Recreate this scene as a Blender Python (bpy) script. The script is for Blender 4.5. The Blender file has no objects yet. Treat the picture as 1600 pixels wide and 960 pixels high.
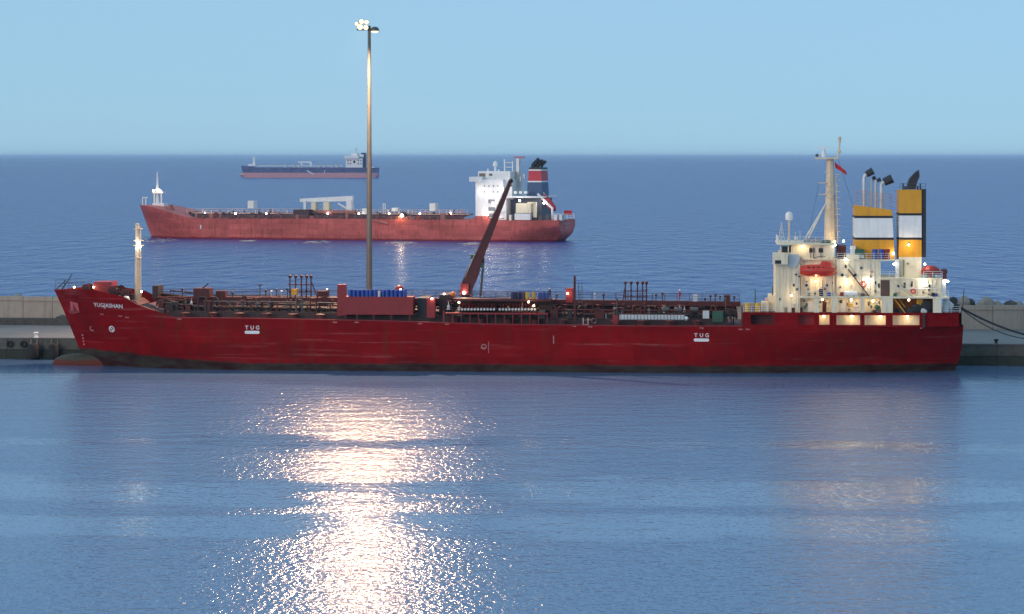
import bpy, bmesh, math, random
from mathutils import Vector, Matrix
R = math.radians
random.seed(11)
sc = bpy.context.scene
COL = sc.collection

# ------------------------------------------------------------------ camera
CAM_H = 33.5            # eye height above the water, m
FPX = 4000.0            # focal length in photograph pixels
HZN = 245.0             # row of the horizon in the photograph
cam = bpy.data.cameras.new('camera')
cam_o = bpy.data.objects.new('camera', cam)
COL.objects.link(cam_o)
cam_o.location = (0, 0, CAM_H)
cam_o.rotation_euler = (R(90), 0, 0)
cam.sensor_width = 36
cam.lens = 36 * FPX / 1600
cam.shift_y = -(480 - HZN) / 1600
cam.clip_start = 1.0
cam.clip_end = 500000
sc.camera = cam_o

# ------------------------------------------------------------------ sky, sun, exposure
world = bpy.data.worlds.new('World')
sc.world = world
world.use_nodes = True
wn = world.node_tree
bg = wn.nodes['Background']
sky = wn.nodes.new('ShaderNodeTexSky')
sky.sky_type = 'NISHITA'
sky.sun_disc = False
SUN_EL, SUN_AZ = 10.0, 222.0        # behind the camera and to the left
sky.sun_elevation = R(SUN_EL)
sky.sun_rotation = R(SUN_AZ)
sky.air_density = 0.85
sky.dust_density = 0.0
sky.ozone_density = 9.0
veil = wn.nodes.new('ShaderNodeMix')          # thin high cloud veil that evens the evening sky out
veil.data_type = 'RGBA'
veil.inputs['Factor'].default_value = 0.70
veil.inputs['B'].default_value = (4.5, 7.1, 8.9, 1)
wn.links.new(sky.outputs[0], veil.inputs['A'])
wn.links.new(veil.outputs['Result'], bg.inputs[0])
bg.inputs[1].default_value = 0.104

sun = bpy.data.lights.new('sun', 'SUN')
sun_o = bpy.data.objects.new('sun', sun)
COL.objects.link(sun_o)
sun.energy = 1.25
sun.angle = R(35)
sun.color = (1.0, 0.80, 0.66)
az = R(SUN_AZ)
sd = Vector((math.sin(az) * math.cos(R(SUN_EL)), math.cos(az) * math.cos(R(SUN_EL)), math.sin(R(SUN_EL))))
sun_o.rotation_euler = sd.to_track_quat('Z', 'Y').to_euler()
sun_o.location = (-60, -120, 90)

vs = sc.view_settings
vs.view_transform = 'Standard'
vs.look = 'None'
vs.exposure = 0.0
vs.gamma = 1.0
sc.render.engine = 'CYCLES'
cy = sc.cycles
cy.use_denoising = True
cy.max_bounces = 6
cy.diffuse_bounces = 2
cy.glossy_bounces = 3
cy.volume_bounces = 1
cy.transmission_bounces = 2
cy.sample_clamp_indirect = 4.0
cy.caustics_reflective = False
cy.caustics_refractive = False

# ------------------------------------------------------------------ materials
MATS = {}

def _nodes(name):
    m = bpy.data.materials.new(name)
    m.use_nodes = True
    nt = m.node_tree
    return m, nt, nt.nodes['Principled BSDF']

def mat(name, col, rough=0.55, metal=0.0, var=0.18, scale=0.8, dirt=None, dirt_amt=0.0, streak=False, bump=0.0):
    """painted or bare surface: colour with patchy variation, optional dirt or rust streaks"""
    if name in MATS:
        return MATS[name]
    m, nt, b = _nodes(name)
    L = nt.links.new
    tc = nt.nodes.new('ShaderNodeTexCoord')
    n1 = nt.nodes.new('ShaderNodeTexNoise')
    n1.inputs['Scale'].default_value = scale
    n1.inputs['Detail'].default_value = 6
    n1.inputs['Roughness'].default_value = 0.65
    L(tc.outputs['Object'], n1.inputs['Vector'])
    mr = nt.nodes.new('ShaderNodeMapRange')
    mr.inputs[1].default_value = 0.25; mr.inputs[2].default_value = 0.75
    mr.inputs[3].default_value = 1 - var; mr.inputs[4].default_value = 1 + var
    L(n1.outputs['Fac'], mr.inputs[0])
    mul = nt.nodes.new('ShaderNodeVectorMath'); mul.operation = 'SCALE'
    mul.inputs[0].default_value = col[:3]
    L(mr.outputs[0], mul.inputs['Scale'])
    out = mul.outputs[0]
    if dirt is not None:
        mp = nt.nodes.new('ShaderNodeMapping')
        mp.inputs['Scale'].default_value = (1.6, 1.6, 0.16) if streak else (0.7, 0.7, 0.7)
        L(tc.outputs['Object'], mp.inputs['Vector'])
        n2 = nt.nodes.new('ShaderNodeTexNoise')
        n2.inputs['Scale'].default_value = 1.0
        n2.inputs['Detail'].default_value = 7
        n2.inputs['Roughness'].default_value = 0.7
        L(mp.outputs[0], n2.inputs['Vector'])
        r2 = nt.nodes.new('ShaderNodeMapRange')
        r2.inputs[1].default_value = 0.5; r2.inputs[2].default_value = 0.72
        r2.inputs[3].default_value = 0.0; r2.inputs[4].default_value = dirt_amt
        L(n2.outputs['Fac'], r2.inputs[0])
        mx = nt.nodes.new('ShaderNodeMix'); mx.data_type = 'RGBA'
        L(r2.outputs[0], mx.inputs['Factor'])
        L(out, mx.inputs['A'])
        mx.inputs['B'].default_value = (*dirt, 1)
        out = mx.outputs['Result']
    L(out, b.inputs['Base Color'])
    b.inputs['Roughness'].default_value = rough
    b.inputs['Metallic'].default_value = metal
    if bump:
        bp = nt.nodes.new('ShaderNodeBump')
        bp.inputs['Strength'].default_value = 1.0
        bp.inputs['Distance'].default_value = bump
        L(n1.outputs['Fac'], bp.inputs['Height'])
        L(bp.outputs[0], b.inputs['Normal'])
    MATS[name] = m
    return m

def emit(name, col, strength):
    if name in MATS:
        return MATS[name]
    m, nt, b = _nodes(name)
    b.inputs['Base Color'].default_value = (*col, 1)
    b.inputs['Emission Color'].default_value = (*col, 1)
    b.inputs['Emission Strength'].default_value = strength
    MATS[name] = m
    return m

RUST = (0.10, 0.035, 0.015)
M_cream = mat('cream_paint', (0.86, 0.75, 0.53), 0.5, var=0.07, dirt=(0.36, 0.22, 0.12), dirt_amt=0.5, streak=True)
M_white = mat('white_paint', (0.86, 0.85, 0.83), 0.45, var=0.06, dirt=(0.40, 0.36, 0.30), dirt_amt=0.3, streak=True)
M_mastpaint = mat('mast_paint', (0.78, 0.60, 0.40), 0.5, var=0.10, dirt=RUST, dirt_amt=0.5)
M_orange = mat('funnel_orange', (0.80, 0.36, 0.02), 0.45, var=0.08, dirt=(0.25, 0.10, 0.02), dirt_amt=0.35, streak=True)
M_black = mat('black_paint', (0.015, 0.016, 0.02), 0.5, var=0.3)
M_soot = mat('sooty_steel', (0.03, 0.03, 0.034), 0.6, var=0.4)
M_deckred = mat('deck_red', (0.080, 0.009, 0.010), 0.6, var=0.3, dirt=(0.02, 0.012, 0.012), dirt_amt=0.7)
M_boxred = mat('red_oxide_paint', (0.27, 0.014, 0.017), 0.5, var=0.16, dirt=(0.08, 0.02, 0.015), dirt_amt=0.5, streak=True)
M_pipedark = mat('dark_pipe', (0.026, 0.010, 0.011), 0.6, var=0.4)
M_pipegrey = mat('grey_pipe', (0.085, 0.08, 0.085), 0.5, var=0.3)
M_green = mat('green_machinery', (0.03, 0.10, 0.06), 0.5, var=0.3)
M_galv = mat('pale_steel', (0.62, 0.62, 0.60), 0.4, metal=0.2, var=0.15)
M_lifeboat = mat('lifeboat_orange', (0.72, 0.045, 0.02), 0.4, var=0.08, dirt=(0.2, 0.03, 0.01), dirt_amt=0.3)
M_glass = mat('dark_glass', (0.02, 0.022, 0.025), 0.12, var=0.1)
M_blue = mat('blue_drum', (0.02, 0.07, 0.33), 0.4, var=0.2)
M_purple = mat('navy_drum', (0.03, 0.025, 0.11), 0.45, var=0.2)
M_yellow = mat('yellow_drum', (0.65, 0.42, 0.04), 0.45, var=0.15)
M_concrete = mat('wall_concrete', (0.42, 0.345, 0.285), 0.85, var=0.12, scale=0.35, dirt=(0.22, 0.17, 0.13), dirt_amt=0.55, streak=True, bump=0.02)
M_quay = mat('quay_concrete', (0.20, 0.19, 0.19), 0.8, var=0.2, scale=0.12, dirt=(0.12, 0.11, 0.11), dirt_amt=0.5, bump=0.02)
M_quayface = mat('quay_face_concrete', (0.11, 0.10, 0.08), 0.85, var=0.3, scale=0.5, dirt=(0.035, 0.045, 0.03), dirt_amt=0.8, bump=0.05)
M_weed = mat('weed_covered_concrete', (0.030, 0.034, 0.024), 0.8, var=0.4, scale=1.2, bump=0.05)
M_rock = mat('breakwater_rock', (0.30, 0.27, 0.24), 0.9, var=0.35, scale=1.3, dirt=(0.08, 0.07, 0.06), dirt_amt=0.6, bump=0.08)
M_darkrock = mat('dark_rubble', (0.075, 0.07, 0.065), 0.9, var=0.4, scale=1.3, bump=0.08)
M_rubber = mat('black_rubber', (0.018, 0.018, 0.018), 0.8, var=0.3)
M_pole = mat('galvanised_pole', (0.10, 0.10, 0.095), 0.45, metal=0.3, var=0.15)
M_rope = mat('mooring_rope', (0.06, 0.055, 0.05), 0.9, var=0.3)
M_skin = mat('skin', (0.30, 0.16, 0.10), 0.6, var=0.05)
M_coverall = mat('red_coverall', (0.55, 0.03, 0.02), 0.8, var=0.1)
M_navycloth = mat('dark_coverall', (0.04, 0.04, 0.09), 0.8, var=0.1)
M_glint = mat('painted_glint', (0.85, 0.66, 0.48), 0.9, var=0.05)  # warm lamplight glint on the water, put into a flat colour
M_flag = mat('flag_red', (0.55, 0.02, 0.03), 0.8, var=0.08)
E_warm = emit('warm_bulb', (1.0, 0.72, 0.36), 26.0)
E_cool = emit('white_bulb', (1.0, 0.97, 0.88), 26.0)
E_flood = emit('flood_bulb', (1.0, 0.78, 0.40), 2.4)

def hull_material(name, upper, boot, line_z, line_slope, line_min=-9.0, weed=None, rough=0.42, scuff=(0.42, 0.16, 0.15)):
    """hull paint: topsides above a tilted paint line, worn bottom paint below it, scuffs and rust runs"""
    m, nt, b = _nodes(name)
    L = nt.links.new
    tc = nt.nodes.new('ShaderNodeTexCoord')
    sep = nt.nodes.new('ShaderNodeSeparateXYZ')
    L(tc.outputs['Object'], sep.inputs[0])
    def math_(op, a, bb):
        n = nt.nodes.new('ShaderNodeMath'); n.operation = op
        for i, v in enumerate((a, bb)):
            if isinstance(v, (int, float)): n.inputs[i].default_value = v
            else: L(v, n.inputs[i])
        return n.outputs[0]
    def noise(scale, vec_scale, detail=6, rough_=0.65):
        mp = nt.nodes.new('ShaderNodeMapping'); mp.inputs['Scale'].default_value = vec_scale
        L(tc.outputs['Object'], mp.inputs['Vector'])
        n = nt.nodes.new('ShaderNodeTexNoise'); n.inputs['Scale'].default_value = scale
        n.inputs['Detail'].default_value = detail; n.inputs['Roughness'].default_value = rough_
        L(mp.outputs[0], n.inputs['Vector'])
        return n.outputs['Fac']
    def ramp(v, a, bb, c=0.0, d=1.0):
        n = nt.nodes.new('ShaderNodeMapRange')
        n.inputs[1].default_value = a; n.inputs[2].default_value = bb
        n.inputs[3].default_value = c; n.inputs[4].default_value = d
        L(v, n.inputs[0]); return n.outputs[0]
    def mix(f, a, bb):
        n = nt.nodes.new('ShaderNodeMix'); n.data_type = 'RGBA'
        if isinstance(f, (int, float)): n.inputs['Factor'].default_value = f
        else: L(f, n.inputs['Factor'])
        for k, v in (('A', a), ('B', bb)):
            if isinstance(v, tuple): n.inputs[k].default_value = (*v, 1)
            else: L(v, n.inputs[k])
        return n.outputs['Result']
    big = noise(0.10, (1, 1, 1.4), 5)
    col = mix(ramp(big, 0.32, 0.68), tuple(c * 0.70 for c in upper), tuple(min(1, c * 1.22) for c in upper))
    blk = noise(0.9, (0.22, 0.22, 0.30), 2, 0.3)                       # touched-up paint patches
    col = mix(ramp(blk, 0.54, 0.58, 0, 0.55), col, tuple(c * 0.72 for c in upper))
    scr = noise(1.0, (0.05, 0.05, 1.3), 8, 0.72)                       # long fender scrapes
    col = mix(ramp(scr, 0.57, 0.72, 0, 0.50), col, scuff)
    run = noise(1.0, (1.1, 1.1, 0.10), 6, 0.7)                         # vertical rust runs
    col = mix(ramp(run, 0.53, 0.74, 0, 0.65), col, RUST)
    bk = nt.nodes.new('ShaderNodeTexBrick')                            # shell plates, each a little different
    mpb = nt.nodes.new('ShaderNodeMapping'); mpb.inputs['Rotation'].default_value = (R(90), 0, 0)
    L(tc.outputs['Object'], mpb.inputs['Vector']); L(mpb.outputs[0], bk.inputs['Vector'])
    bk.inputs['Scale'].default_value = 1.0; bk.inputs['Brick Width'].default_value = 8.5; bk.inputs['Row Height'].default_value = 2.1
    bk.inputs['Mortar Size'].default_value = 0.035; bk.inputs['Mortar Smooth'].default_value = 0.6
    bk.inputs['Color1'].default_value = (0.80, 0.80, 0.80, 1); bk.inputs['Color2'].default_value = (1.12, 1.12, 1.12, 1); bk.inputs['Mortar'].default_value = (0.62, 0.60, 0.60, 1)
    pm = nt.nodes.new('ShaderNodeMix'); pm.data_type = 'RGBA'; pm.blend_type = 'MULTIPLY'; pm.inputs['Factor'].default_value = 0.75
    L(col, pm.inputs['A']); L(bk.outputs['Color'], pm.inputs['B']); col = pm.outputs['Result']
    # tilted paint line
    line = math_('SUBTRACT', sep.outputs['Z'], math_('MAXIMUM', math_('ADD', math_('MULTIPLY', sep.outputs['X'], line_slope), line_z), line_min))
    wob = math_('ADD', line, math_('MULTIPLY', math_('SUBTRACT', noise(0.5, (0.5, 0.5, 1)), 0.5), 1.1))
    low = mix(ramp(noise(0.5, (0.5, 0.5, 1.5)), 0.35, 0.65), boot, weed or boot)
    col = mix(ramp(wob, -0.20, 0.22), low, col)
    L(col, b.inputs['Base Color'])
    b.inputs['Roughness'].default_value = rough
    b.inputs['Specular IOR Level'].default_value = 0.05
    bp = nt.nodes.new('ShaderNodeBump'); bp.inputs['Strength'].default_value = 0.5; bp.inputs['Distance'].default_value = 0.06
    L(noise(0.35, (1, 1, 1), 3), bp.inputs['Height'])
    L(bp.outputs[0], b.inputs['Normal'])
    return m

def water_material(name, base, ripple, chop, patchy, rough, swell=0.0):
    """dark water whose look is all reflection: ripples, chop, swell and smooth slicks between wind patches"""
    m, nt, b = _nodes(name)
    L = nt.links.new
    geo = nt.nodes.new('ShaderNodeNewGeometry')
    def noise(scale, vec_scale, detail, rough_, rot=0.0):
        mp = nt.nodes.new('ShaderNodeMapping'); mp.inputs['Scale'].default_value = vec_scale
        mp.inputs['Rotation'].default_value = (0, 0, rot)
        L(geo.outputs['Position'], mp.inputs['Vector'])
        n = nt.nodes.new('ShaderNodeTexNoise'); n.inputs['Scale'].default_value = scale
        n.inputs['Detail'].default_value = detail; n.inputs['Roughness'].default_value = rough_
        L(mp.outputs[0], n.inputs['Vector'])
        return n.outputs['Fac']
    def math_(op, a, bb):
        n = nt.nodes.new('ShaderNodeMath'); n.operation = op
        for i, v in enumerate((a, bb)):
            if isinstance(v, (int, float)): n.inputs[i].default_value = v
            else: L(v, n.inputs[i])
        return n.outputs[0]
    cen = lambda v: math_('SUBTRACT', v, 0.5)
    h = math_('MULTIPLY', cen(noise(1.0, (1.6, 1.15, 1), 2, 0.55, 0.12)), ripple)
    h = math_('ADD', h, math_('MULTIPLY', cen(noise(1.0, (0.16, 0.30, 1), 3, 0.55, -0.1)), chop))
    if patchy:
        # bands of wind-ruffled water and smoother slicks lying across the basin, with ragged wandering edges
        sp = nt.nodes.new('ShaderNodeSeparateXYZ'); L(geo.outputs['Position'], sp.inputs[0])
        warp = math_('MULTIPLY', math_('SUBTRACT', noise(1.0, (0.022, 0.05, 1), 4, 0.6, 0.05), 0.5), 44.0)
        yy = math_('ADD', math_('ADD', sp.outputs['Y'], math_('MULTIPLY', sp.outputs['X'], 0.06)), warp)
        p2 = nt.nodes.new('ShaderNodeValToRGB')
        bands = [(160, .80), (221, .80), (226, .30), (238, .32), (241, .85), (247, .85), (251, .30), (264, .32), (269, .95), (290, .95), (295, .42), (301, .45), (306, 1.12), (372, 1.10), (386, .22), (420, .22)]
        cr_ = p2.color_ramp
        while len(cr_.elements) < len(bands): cr_.elements.new(0.5)
        for el_, (yv, kv) in zip(cr_.elements, bands):
            el_.position = (yv - 160) / 260; kv = 1 - (1 - kv) * patchy; el_.color = (kv, kv, kv, 1)
        mr_ = nt.nodes.new('ShaderNodeMapRange')
        mr_.inputs[1].default_value = 160; mr_.inputs[2].default_value = 420
        L(yy, mr_.inputs[0]); L(mr_.outputs[0], p2.inputs[0])
        h = math_('MULTIPLY', h, p2.outputs[0])
        rr = nt.nodes.new('ShaderNodeMapRange')
        rr.inputs[1].default_value = 0.3; rr.inputs[2].default_value = 1.0
        rr.inputs[3].default_value = rough * 0.55; rr.inputs[4].default_value = rough
        L(p2.outputs[0], rr.inputs[0])
        L(rr.outputs[0], b.inputs['Roughness'])
    else:
        b.inputs['Roughness'].default_value = rough
    if swell:
        h = math_('ADD', h, math_('MULTIPLY', noise(1.0, (0.13, 0.045, 1), 3, 0.5, 0.1), swell))
    bp = nt.nodes.new('ShaderNodeBump')
    bp.inputs['Strength'].default_value = 1.0
    bp.inputs['Distance'].default_value = 1.0
    bp.inputs['Filter Width'].default_value = 0.02
    L(h, bp.inputs['Height'])
    L(bp.outputs[0], b.inputs['Normal'])
    b.inputs['Base Color'].default_value = (*base, 1)
    b.inputs['IOR'].default_value = 1.333
    return m

# ------------------------------------------------------------------ mesh builder
class MB:
    def __init__(s):
        s.v, s.f = [], []
    def add(s, vs_, fs):
        n = len(s.v)
        s.v += [tuple(p) for p in vs_]
        s.f += [tuple(i + n for i in f) for f in fs]
        return s
    def box(s, x0, x1, y0, y1, z0, z1):
        return s.add([(x0, y0, z0), (x1, y0, z0), (x1, y1, z0), (x0, y1, z0), (x0, y0, z1), (x1, y0, z1), (x1, y1, z1), (x0, y1, z1)],
                     [(0, 3, 2, 1), (4, 5, 6, 7), (0, 1, 5, 4), (1, 2, 6, 5), (2, 3, 7, 6), (3, 0, 4, 7)])
    def hexa(s, p):      # eight corners: four below, four above
        return s.add(p, [(0, 3, 2, 1), (4, 5, 6, 7), (0, 1, 5, 4), (1, 2, 6, 5), (2, 3, 7, 6), (3, 0, 4, 7)])
    def prism(s, poly, y0, y1):      # poly: (x, z) outline extruded across the ship
        n = len(poly)
        return s.add([(x, y0, z) for x, z in poly] + [(x, y1, z) for x, z in poly],
                     [tuple(range(n)), tuple(range(2 * n - 1, n - 1, -1))] +
                     [((i + 1) % n, i, n + i, n + (i + 1) % n) for i in range(n)])
    def rod(s, a, b, r0, r1=None, n=8, cap=True):
        r1 = r0 if r1 is None else r1
        a, b = Vector(a), Vector(b)
        d = (b - a)
        if d.length < 1e-6: return s
        d.normalize()
        u = d.orthogonal().normalized(); w = d.cross(u)
        vs_ = []
        for p, r in ((a, r0), (b, r1)):
            for i in range(n):
                t = 2 * math.pi * i / n
                vs_.append(p + u * (r * math.cos(t)) + w * (r * math.sin(t)))
        fs = [(i, (i + 1) % n, n + (i + 1) % n, n + i) for i in range(n)]
        if cap: fs += [tuple(range(n - 1, -1, -1)), tuple(range(n, 2 * n))]
        return s.add(vs_, fs)
    def tube(s, pts, r, n=8):
        rs = r if isinstance(r, (list, tuple)) else [r] * len(pts)
        P = [Vector(p) for p in pts]
        vs_, fs = [], []
        ref = None
        for k, p in enumerate(P):
            d = (P[min(k + 1, len(P) - 1)] - P[max(k - 1, 0)]).normalized()
            if ref is None: ref = d.orthogonal().normalized()
            u = (ref - d * ref.dot(d))
            u = u.normalized() if u.length > 1e-4 else d.orthogonal().normalized()
            ref = u; w = d.cross(u)
            for i in range(n):
                t = 2 * math.pi * i / n
                vs_.append(p + (u * math.cos(t) + w * math.sin(t)) * rs[k])
        for k in range(len(P) - 1):
            for i in range(n):
                fs.append((k * n + i, k * n + (i + 1) % n, (k + 1) * n + (i + 1) % n, (k + 1) * n + i))
        fs += [tuple(range(n - 1, -1, -1)), tuple(range((len(P) - 1) * n, len(P) * n))]
        return s.add(vs_, fs)
    def lathe(s, prof, c=(0, 0, 0), n=14, axis='z'):   # prof: (radius, height)
        vs_, fs = [], []
        for r, h in prof:
            for i in range(n):
                t = 2 * math.pi * i / n
                a, b_ = r * math.cos(t), r * math.sin(t)
                p = {'z': (a, b_, h), 'y': (a, h, b_), 'x': (h, a, b_)}[axis]
                vs_.append((p[0] + c[0], p[1] + c[1], p[2] + c[2]))
        for k in range(len(prof) - 1):
            for i in range(n):
                fs.append((k * n + i, k * n + (i + 1) % n, (k + 1) * n + (i + 1) % n, (k + 1) * n + i))
        fs += [tuple(range(n - 1, -1, -1)), tuple(range((len(prof) - 1) * n, len(prof) * n))]
        return s.add(vs_, fs)
    def ball(s, c, r, n=12, sq=1.0):
        prof = [(max(1e-3, r * math.sin(math.pi * k / 8)), -r * sq * math.cos(math.pi * k / 8)) for k in range(9)]
        return s.lathe(prof, c, n)
    def torus(s, c, r0, r1, axis='y', n=16, k=8):
        vs_, fs = [], []
        for i in range(n):
            t = 2 * math.pi * i / n
            for j in range(k):
                q = 2 * math.pi * j / k
                a = r0 + r1 * math.cos(q); h = r1 * math.sin(q)
                p = {'y': (a * math.cos(t), h, a * math.sin(t)), 'z': (a * math.cos(t), a * math.sin(t), h), 'x': (h, a * math.cos(t), a * math.sin(t))}[axis]
                vs_.append((p[0] + c[0], p[1] + c[1], p[2] + c[2]))
        for i in range(n):
            for j in range(k):
                fs.append((i * k + j, i * k + (j + 1) % k, ((i + 1) % n) * k + (j + 1) % k, ((i + 1) % n) * k + j))
        return s.add(vs_, fs)
    def rail(s, pts, h=1.05, bars=3, gap=1.6, r=0.028):   # guard rail along a polyline of deck points
        P = [Vector(p) for p in pts]
        for a, b in zip(P, P[1:]):
            for k in range(bars):
                z = h * (k + 1) / bars
                s.rod(a + Vector((0, 0, z)), b + Vector((0, 0, z)), r, n=4)
            n = max(1, int((b - a).length / gap))
            for k in range(n + 1):
                p = a.lerp(b, k / n)
                s.rod(p, p + Vector((0, 0, h)), r * 1.2, n=4)
        return s
    def build(s, name, m, parent=None, smooth=False, fix=True):
        me = bpy.data.meshes.new(name)
        me.from_pydata(s.v, [], s.f)
        if fix:
            bm = bmesh.new(); bm.from_mesh(me)
            bmesh.ops.recalc_face_normals(bm, faces=bm.faces)
            bm.to_mesh(me); bm.free()
        me.materials.append(m)
        if smooth:
            for p in me.polygons: p.use_smooth = True
            try: me.set_sharp_from_angle(angle=R(40))
            except Exception: pass
        o = bpy.data.objects.new(name, me)
        COL.objects.link(o)
        if parent is not None: o.parent = parent
        return o

def tag(o, label, cat=None, group=None, kind=None):
    if label: o['label'] = label
    if cat: o['category'] = cat
    if group: o['group'] = group
    if kind: o['kind'] = kind
    return o

def empty(name, loc=(0, 0, 0), rz=0.0):
    o = bpy.data.objects.new(name, None)
    COL.objects.link(o)
    o.location = loc; o.rotation_euler = (0, 0, rz)
    o.empty_display_size = 0.5
    return o

def copy_tree(o, parent=None):
    c = o.copy(); COL.objects.link(c); c.parent = parent
    for ch in o.children:
        copy_tree(ch, c)
    return c

class Frame:
    """a ship's own axes: x runs from bow to stern, y across and away from the camera side, z up.
    x() and z() turn a place measured in the photograph, on the fore-and-aft plane at y, into metres."""
    def __init__(s, X0, Y0, deg):
        s.X0, s.Y0, s.a = X0, Y0, R(deg)
        s.c, s.s = math.cos(s.a), math.sin(s.a)
    def x(s, px, y=0.0):
        k = (px - 800) / FPX
        return (k * (s.Y0 + y * s.c) - s.X0 - y * s.s) / (s.c + k * s.s)
    def z(s, py, px, y=0.0):
        Y = s.Y0 - s.x(px, y) * s.s + y * s.c
        return CAM_H - (py - HZN) * Y / FPX
    def p(s, px, py, y=0.0):
        return (s.x(px, y), y, s.z(py, px, y))
    def world(s, x, y, z):
        return (s.X0 + x * s.c + y * s.s, s.Y0 - x * s.s + y * s.c, z)
    def root(s, name):
        return empty(name, (s.X0, s.Y0, 0), -s.a)
    def box(s, mb, px0, py0, px1, py1, y0, y1):   # rectangle seen in the photo on plane y0, going back to y1
        pm = (px0 + px1) / 2
        return mb.box(s.x(px0, y0), s.x(px1, y0), y0, y1, s.z(py1, pm, y0), s.z(py0, pm, y0))

def interp(xs, ys, x):
    if x <= xs[0]: return ys[0]
    for i in range(len(xs) - 1):
        if x <= xs[i + 1]:
            t = (x - xs[i]) / (xs[i + 1] - xs[i])
            return ys[i] + (ys[i + 1] - ys[i]) * t
    return ys[-1]

def text_faces(body, size, align='CENTER'):
    cu = bpy.data.curves.new('lettering', 'FONT')
    cu.body = body; cu.size = size; cu.align_x = align; cu.resolution_u = 2; cu.offset = size * 0.012
    o = bpy.data.objects.new('lettering', cu)
    COL.objects.link(o)
    me = o.to_mesh()
    v = [(p.co.x, p.co.y) for p in me.vertices]
    f = [tuple(p.vertices) for p in me.polygons]
    o.to_mesh_clear()
    bpy.data.objects.remove(o); bpy.data.curves.remove(cu)
    return v, f

def point_light(parent, loc, watts, col, radius=0.12):
    l = bpy.data.lights.new('lamp_light', 'POINT')
    l.energy = watts; l.color = col; l.shadow_soft_size = radius
    o = bpy.data.objects.new('lamp_light', l)
    COL.objects.link(o); o.parent = parent; o.location = loc
    return o

# ------------------------------------------------------------------ water
QA = R(5.0)                                    # the quay runs 5 degrees off the picture plane
QY0 = 417.0                                    # its face, straight ahead of the camera
def quay_pt(t, d, z):                          # t metres along, d metres back from the face
    return (t * math.cos(QA) + d * math.sin(QA), QY0 - t * math.sin(QA) + d * math.cos(QA), z)

M_harbour = water_material('harbour_water', (0.105, 0.205, 0.38), 0.185, 0.22, 0.9, 0.19)
M_sea = water_material('open_sea_water', (0.002, 0.055, 0.29), 0.40, 2.0, 0.0, 0.24, swell=8.0)
w1 = MB(); t0, t1 = -3000, 3000
w1.add([(-3000, -300, 0), (3000, -300, 0), quay_pt(3000, 10, 0), quay_pt(-3000, 10, 0)], [(0, 1, 2, 3)])
tag(w1.build('harbour_water', M_harbour, fix=False), 'calm blue harbour water in front of the moored tanker', kind='structure')
w2 = MB()
w2.add([quay_pt(-30000, 30, 0), quay_pt(30000, 30, 0), (60000, 180000, 0), (-60000, 180000, 0)], [(0, 1, 2, 3)])
tag(w2.build('open_sea', M_sea, fix=False), 'darker choppy open sea beyond the breakwater', kind='structure')

# ------------------------------------------------------------------ quay and breakwater wall
QD = 37.0                                      # depth of the quay
QZ = 3.3
q = MB()
def qbox(mb, t0, t1, d0, d1, z0, z1):
    return mb.hexa([quay_pt(t0, d0, z0), quay_pt(t1, d0, z0), quay_pt(t1, d1, z0), quay_pt(t0, d1, z0),
                    quay_pt(t0, d0, z1), quay_pt(t1, d0, z1), quay_pt(t1, d1, z1), quay_pt(t0, d1, z1)])
qbox(q, -400, 400, 0.6, QD + 6, -2.0, QZ)
quay = tag(q.build('quay', M_quay), 'grey concrete quay deck along the breakwater', kind='structure')
for k in range(-16, 17):                       # blocks of the quay face
    t = k * 6.0
    if -54 < t < 54: continue
    b = MB(); qbox(b, t + 0.03, t + 5.97, 0.0 + 0.05 * (k % 3), 0.7, 1.55, QZ + 0.06)
    b.build('face_block', M_quayface, quay)
    b = MB(); qbox(b, t + 0.03, t + 5.97, -0.25 + 0.07 * (k % 2), 0.7, -1.5, 1.5)
    b.build('footing_block', M_weed, quay)
c = MB(); qbox(c, -400, 400, -0.06, 0.55, QZ + 0.065, QZ + 0.22)
c.build('cope_edge', M_quay, quay)

wall = empty('breakwater_wall', quay_pt(0, QD, QZ), 0)
tag(wall, 'long beige concrete parapet wall along the back of the quay', 'wall')
def to_wall(mb):
    o = wall.location
    mb.v = [(x - o.x, y - o.y, z - o.z) for x, y, z in mb.v]
    return mb
PL = 5.4
for k in range(-19, 20):
    t = k * PL
    zt = 7.85 - 0.0042 * t + random.uniform(-.06, .06)
    b = MB(); qbox(b, t + 0.04, t + PL - 0.04, QD + random.uniform(0, .05), QD + 1.0, QZ + 0.01, zt)
    to_wall(b).build('wall_panel', M_concrete, wall)
    b = MB(); qbox(b, t + 0.02, t + PL - 0.02, QD - 0.14, QD + 1.1, zt - 0.75, zt - 0.55)
    to_wall(b).build('coping_strip', M_concrete, wall)
b = MB(); qbox(b, -19 * PL, -9 * PL, QD - 3.0, QD - 0.2, QZ + 0.01, QZ + 1.15)
tag(b.build('service_kerb', M_darkrock), 'dark low concrete ledge at the foot of the wall, left of the bow', 'ledge')

def boulder(name, c, r, m, label, group, cat='boulder', seed=0):
    rnd = random.Random(seed)
    bm = bmesh.new(); bmesh.ops.create_icosphere(bm, subdivisions=2, radius=1)
    ax = [Vector((rnd.uniform(-1, 1), rnd.uniform(-1, 1), rnd.uniform(-1, 1))).normalized() for _ in range(9)]
    for v in bm.verts:
        d = v.co.normalized(); s_ = 1.0
        for a in ax:
            k = d.dot(a)
            if k > 0.62: s_ = min(s_, 0.62 / k * 1.06)
        v.co = Vector((d.x * r[0], d.y * r[1], d.z * r[2])) * s_ * rnd.uniform(0.96, 1.04)
    me = bpy.data.meshes.new(name); bm.to_mesh(me); bm.free()
    me.materials.append(m)
    o = bpy.data.objects.new(name, me); COL.objects.link(o); o.location = c
    return tag(o, label, cat, group)
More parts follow.
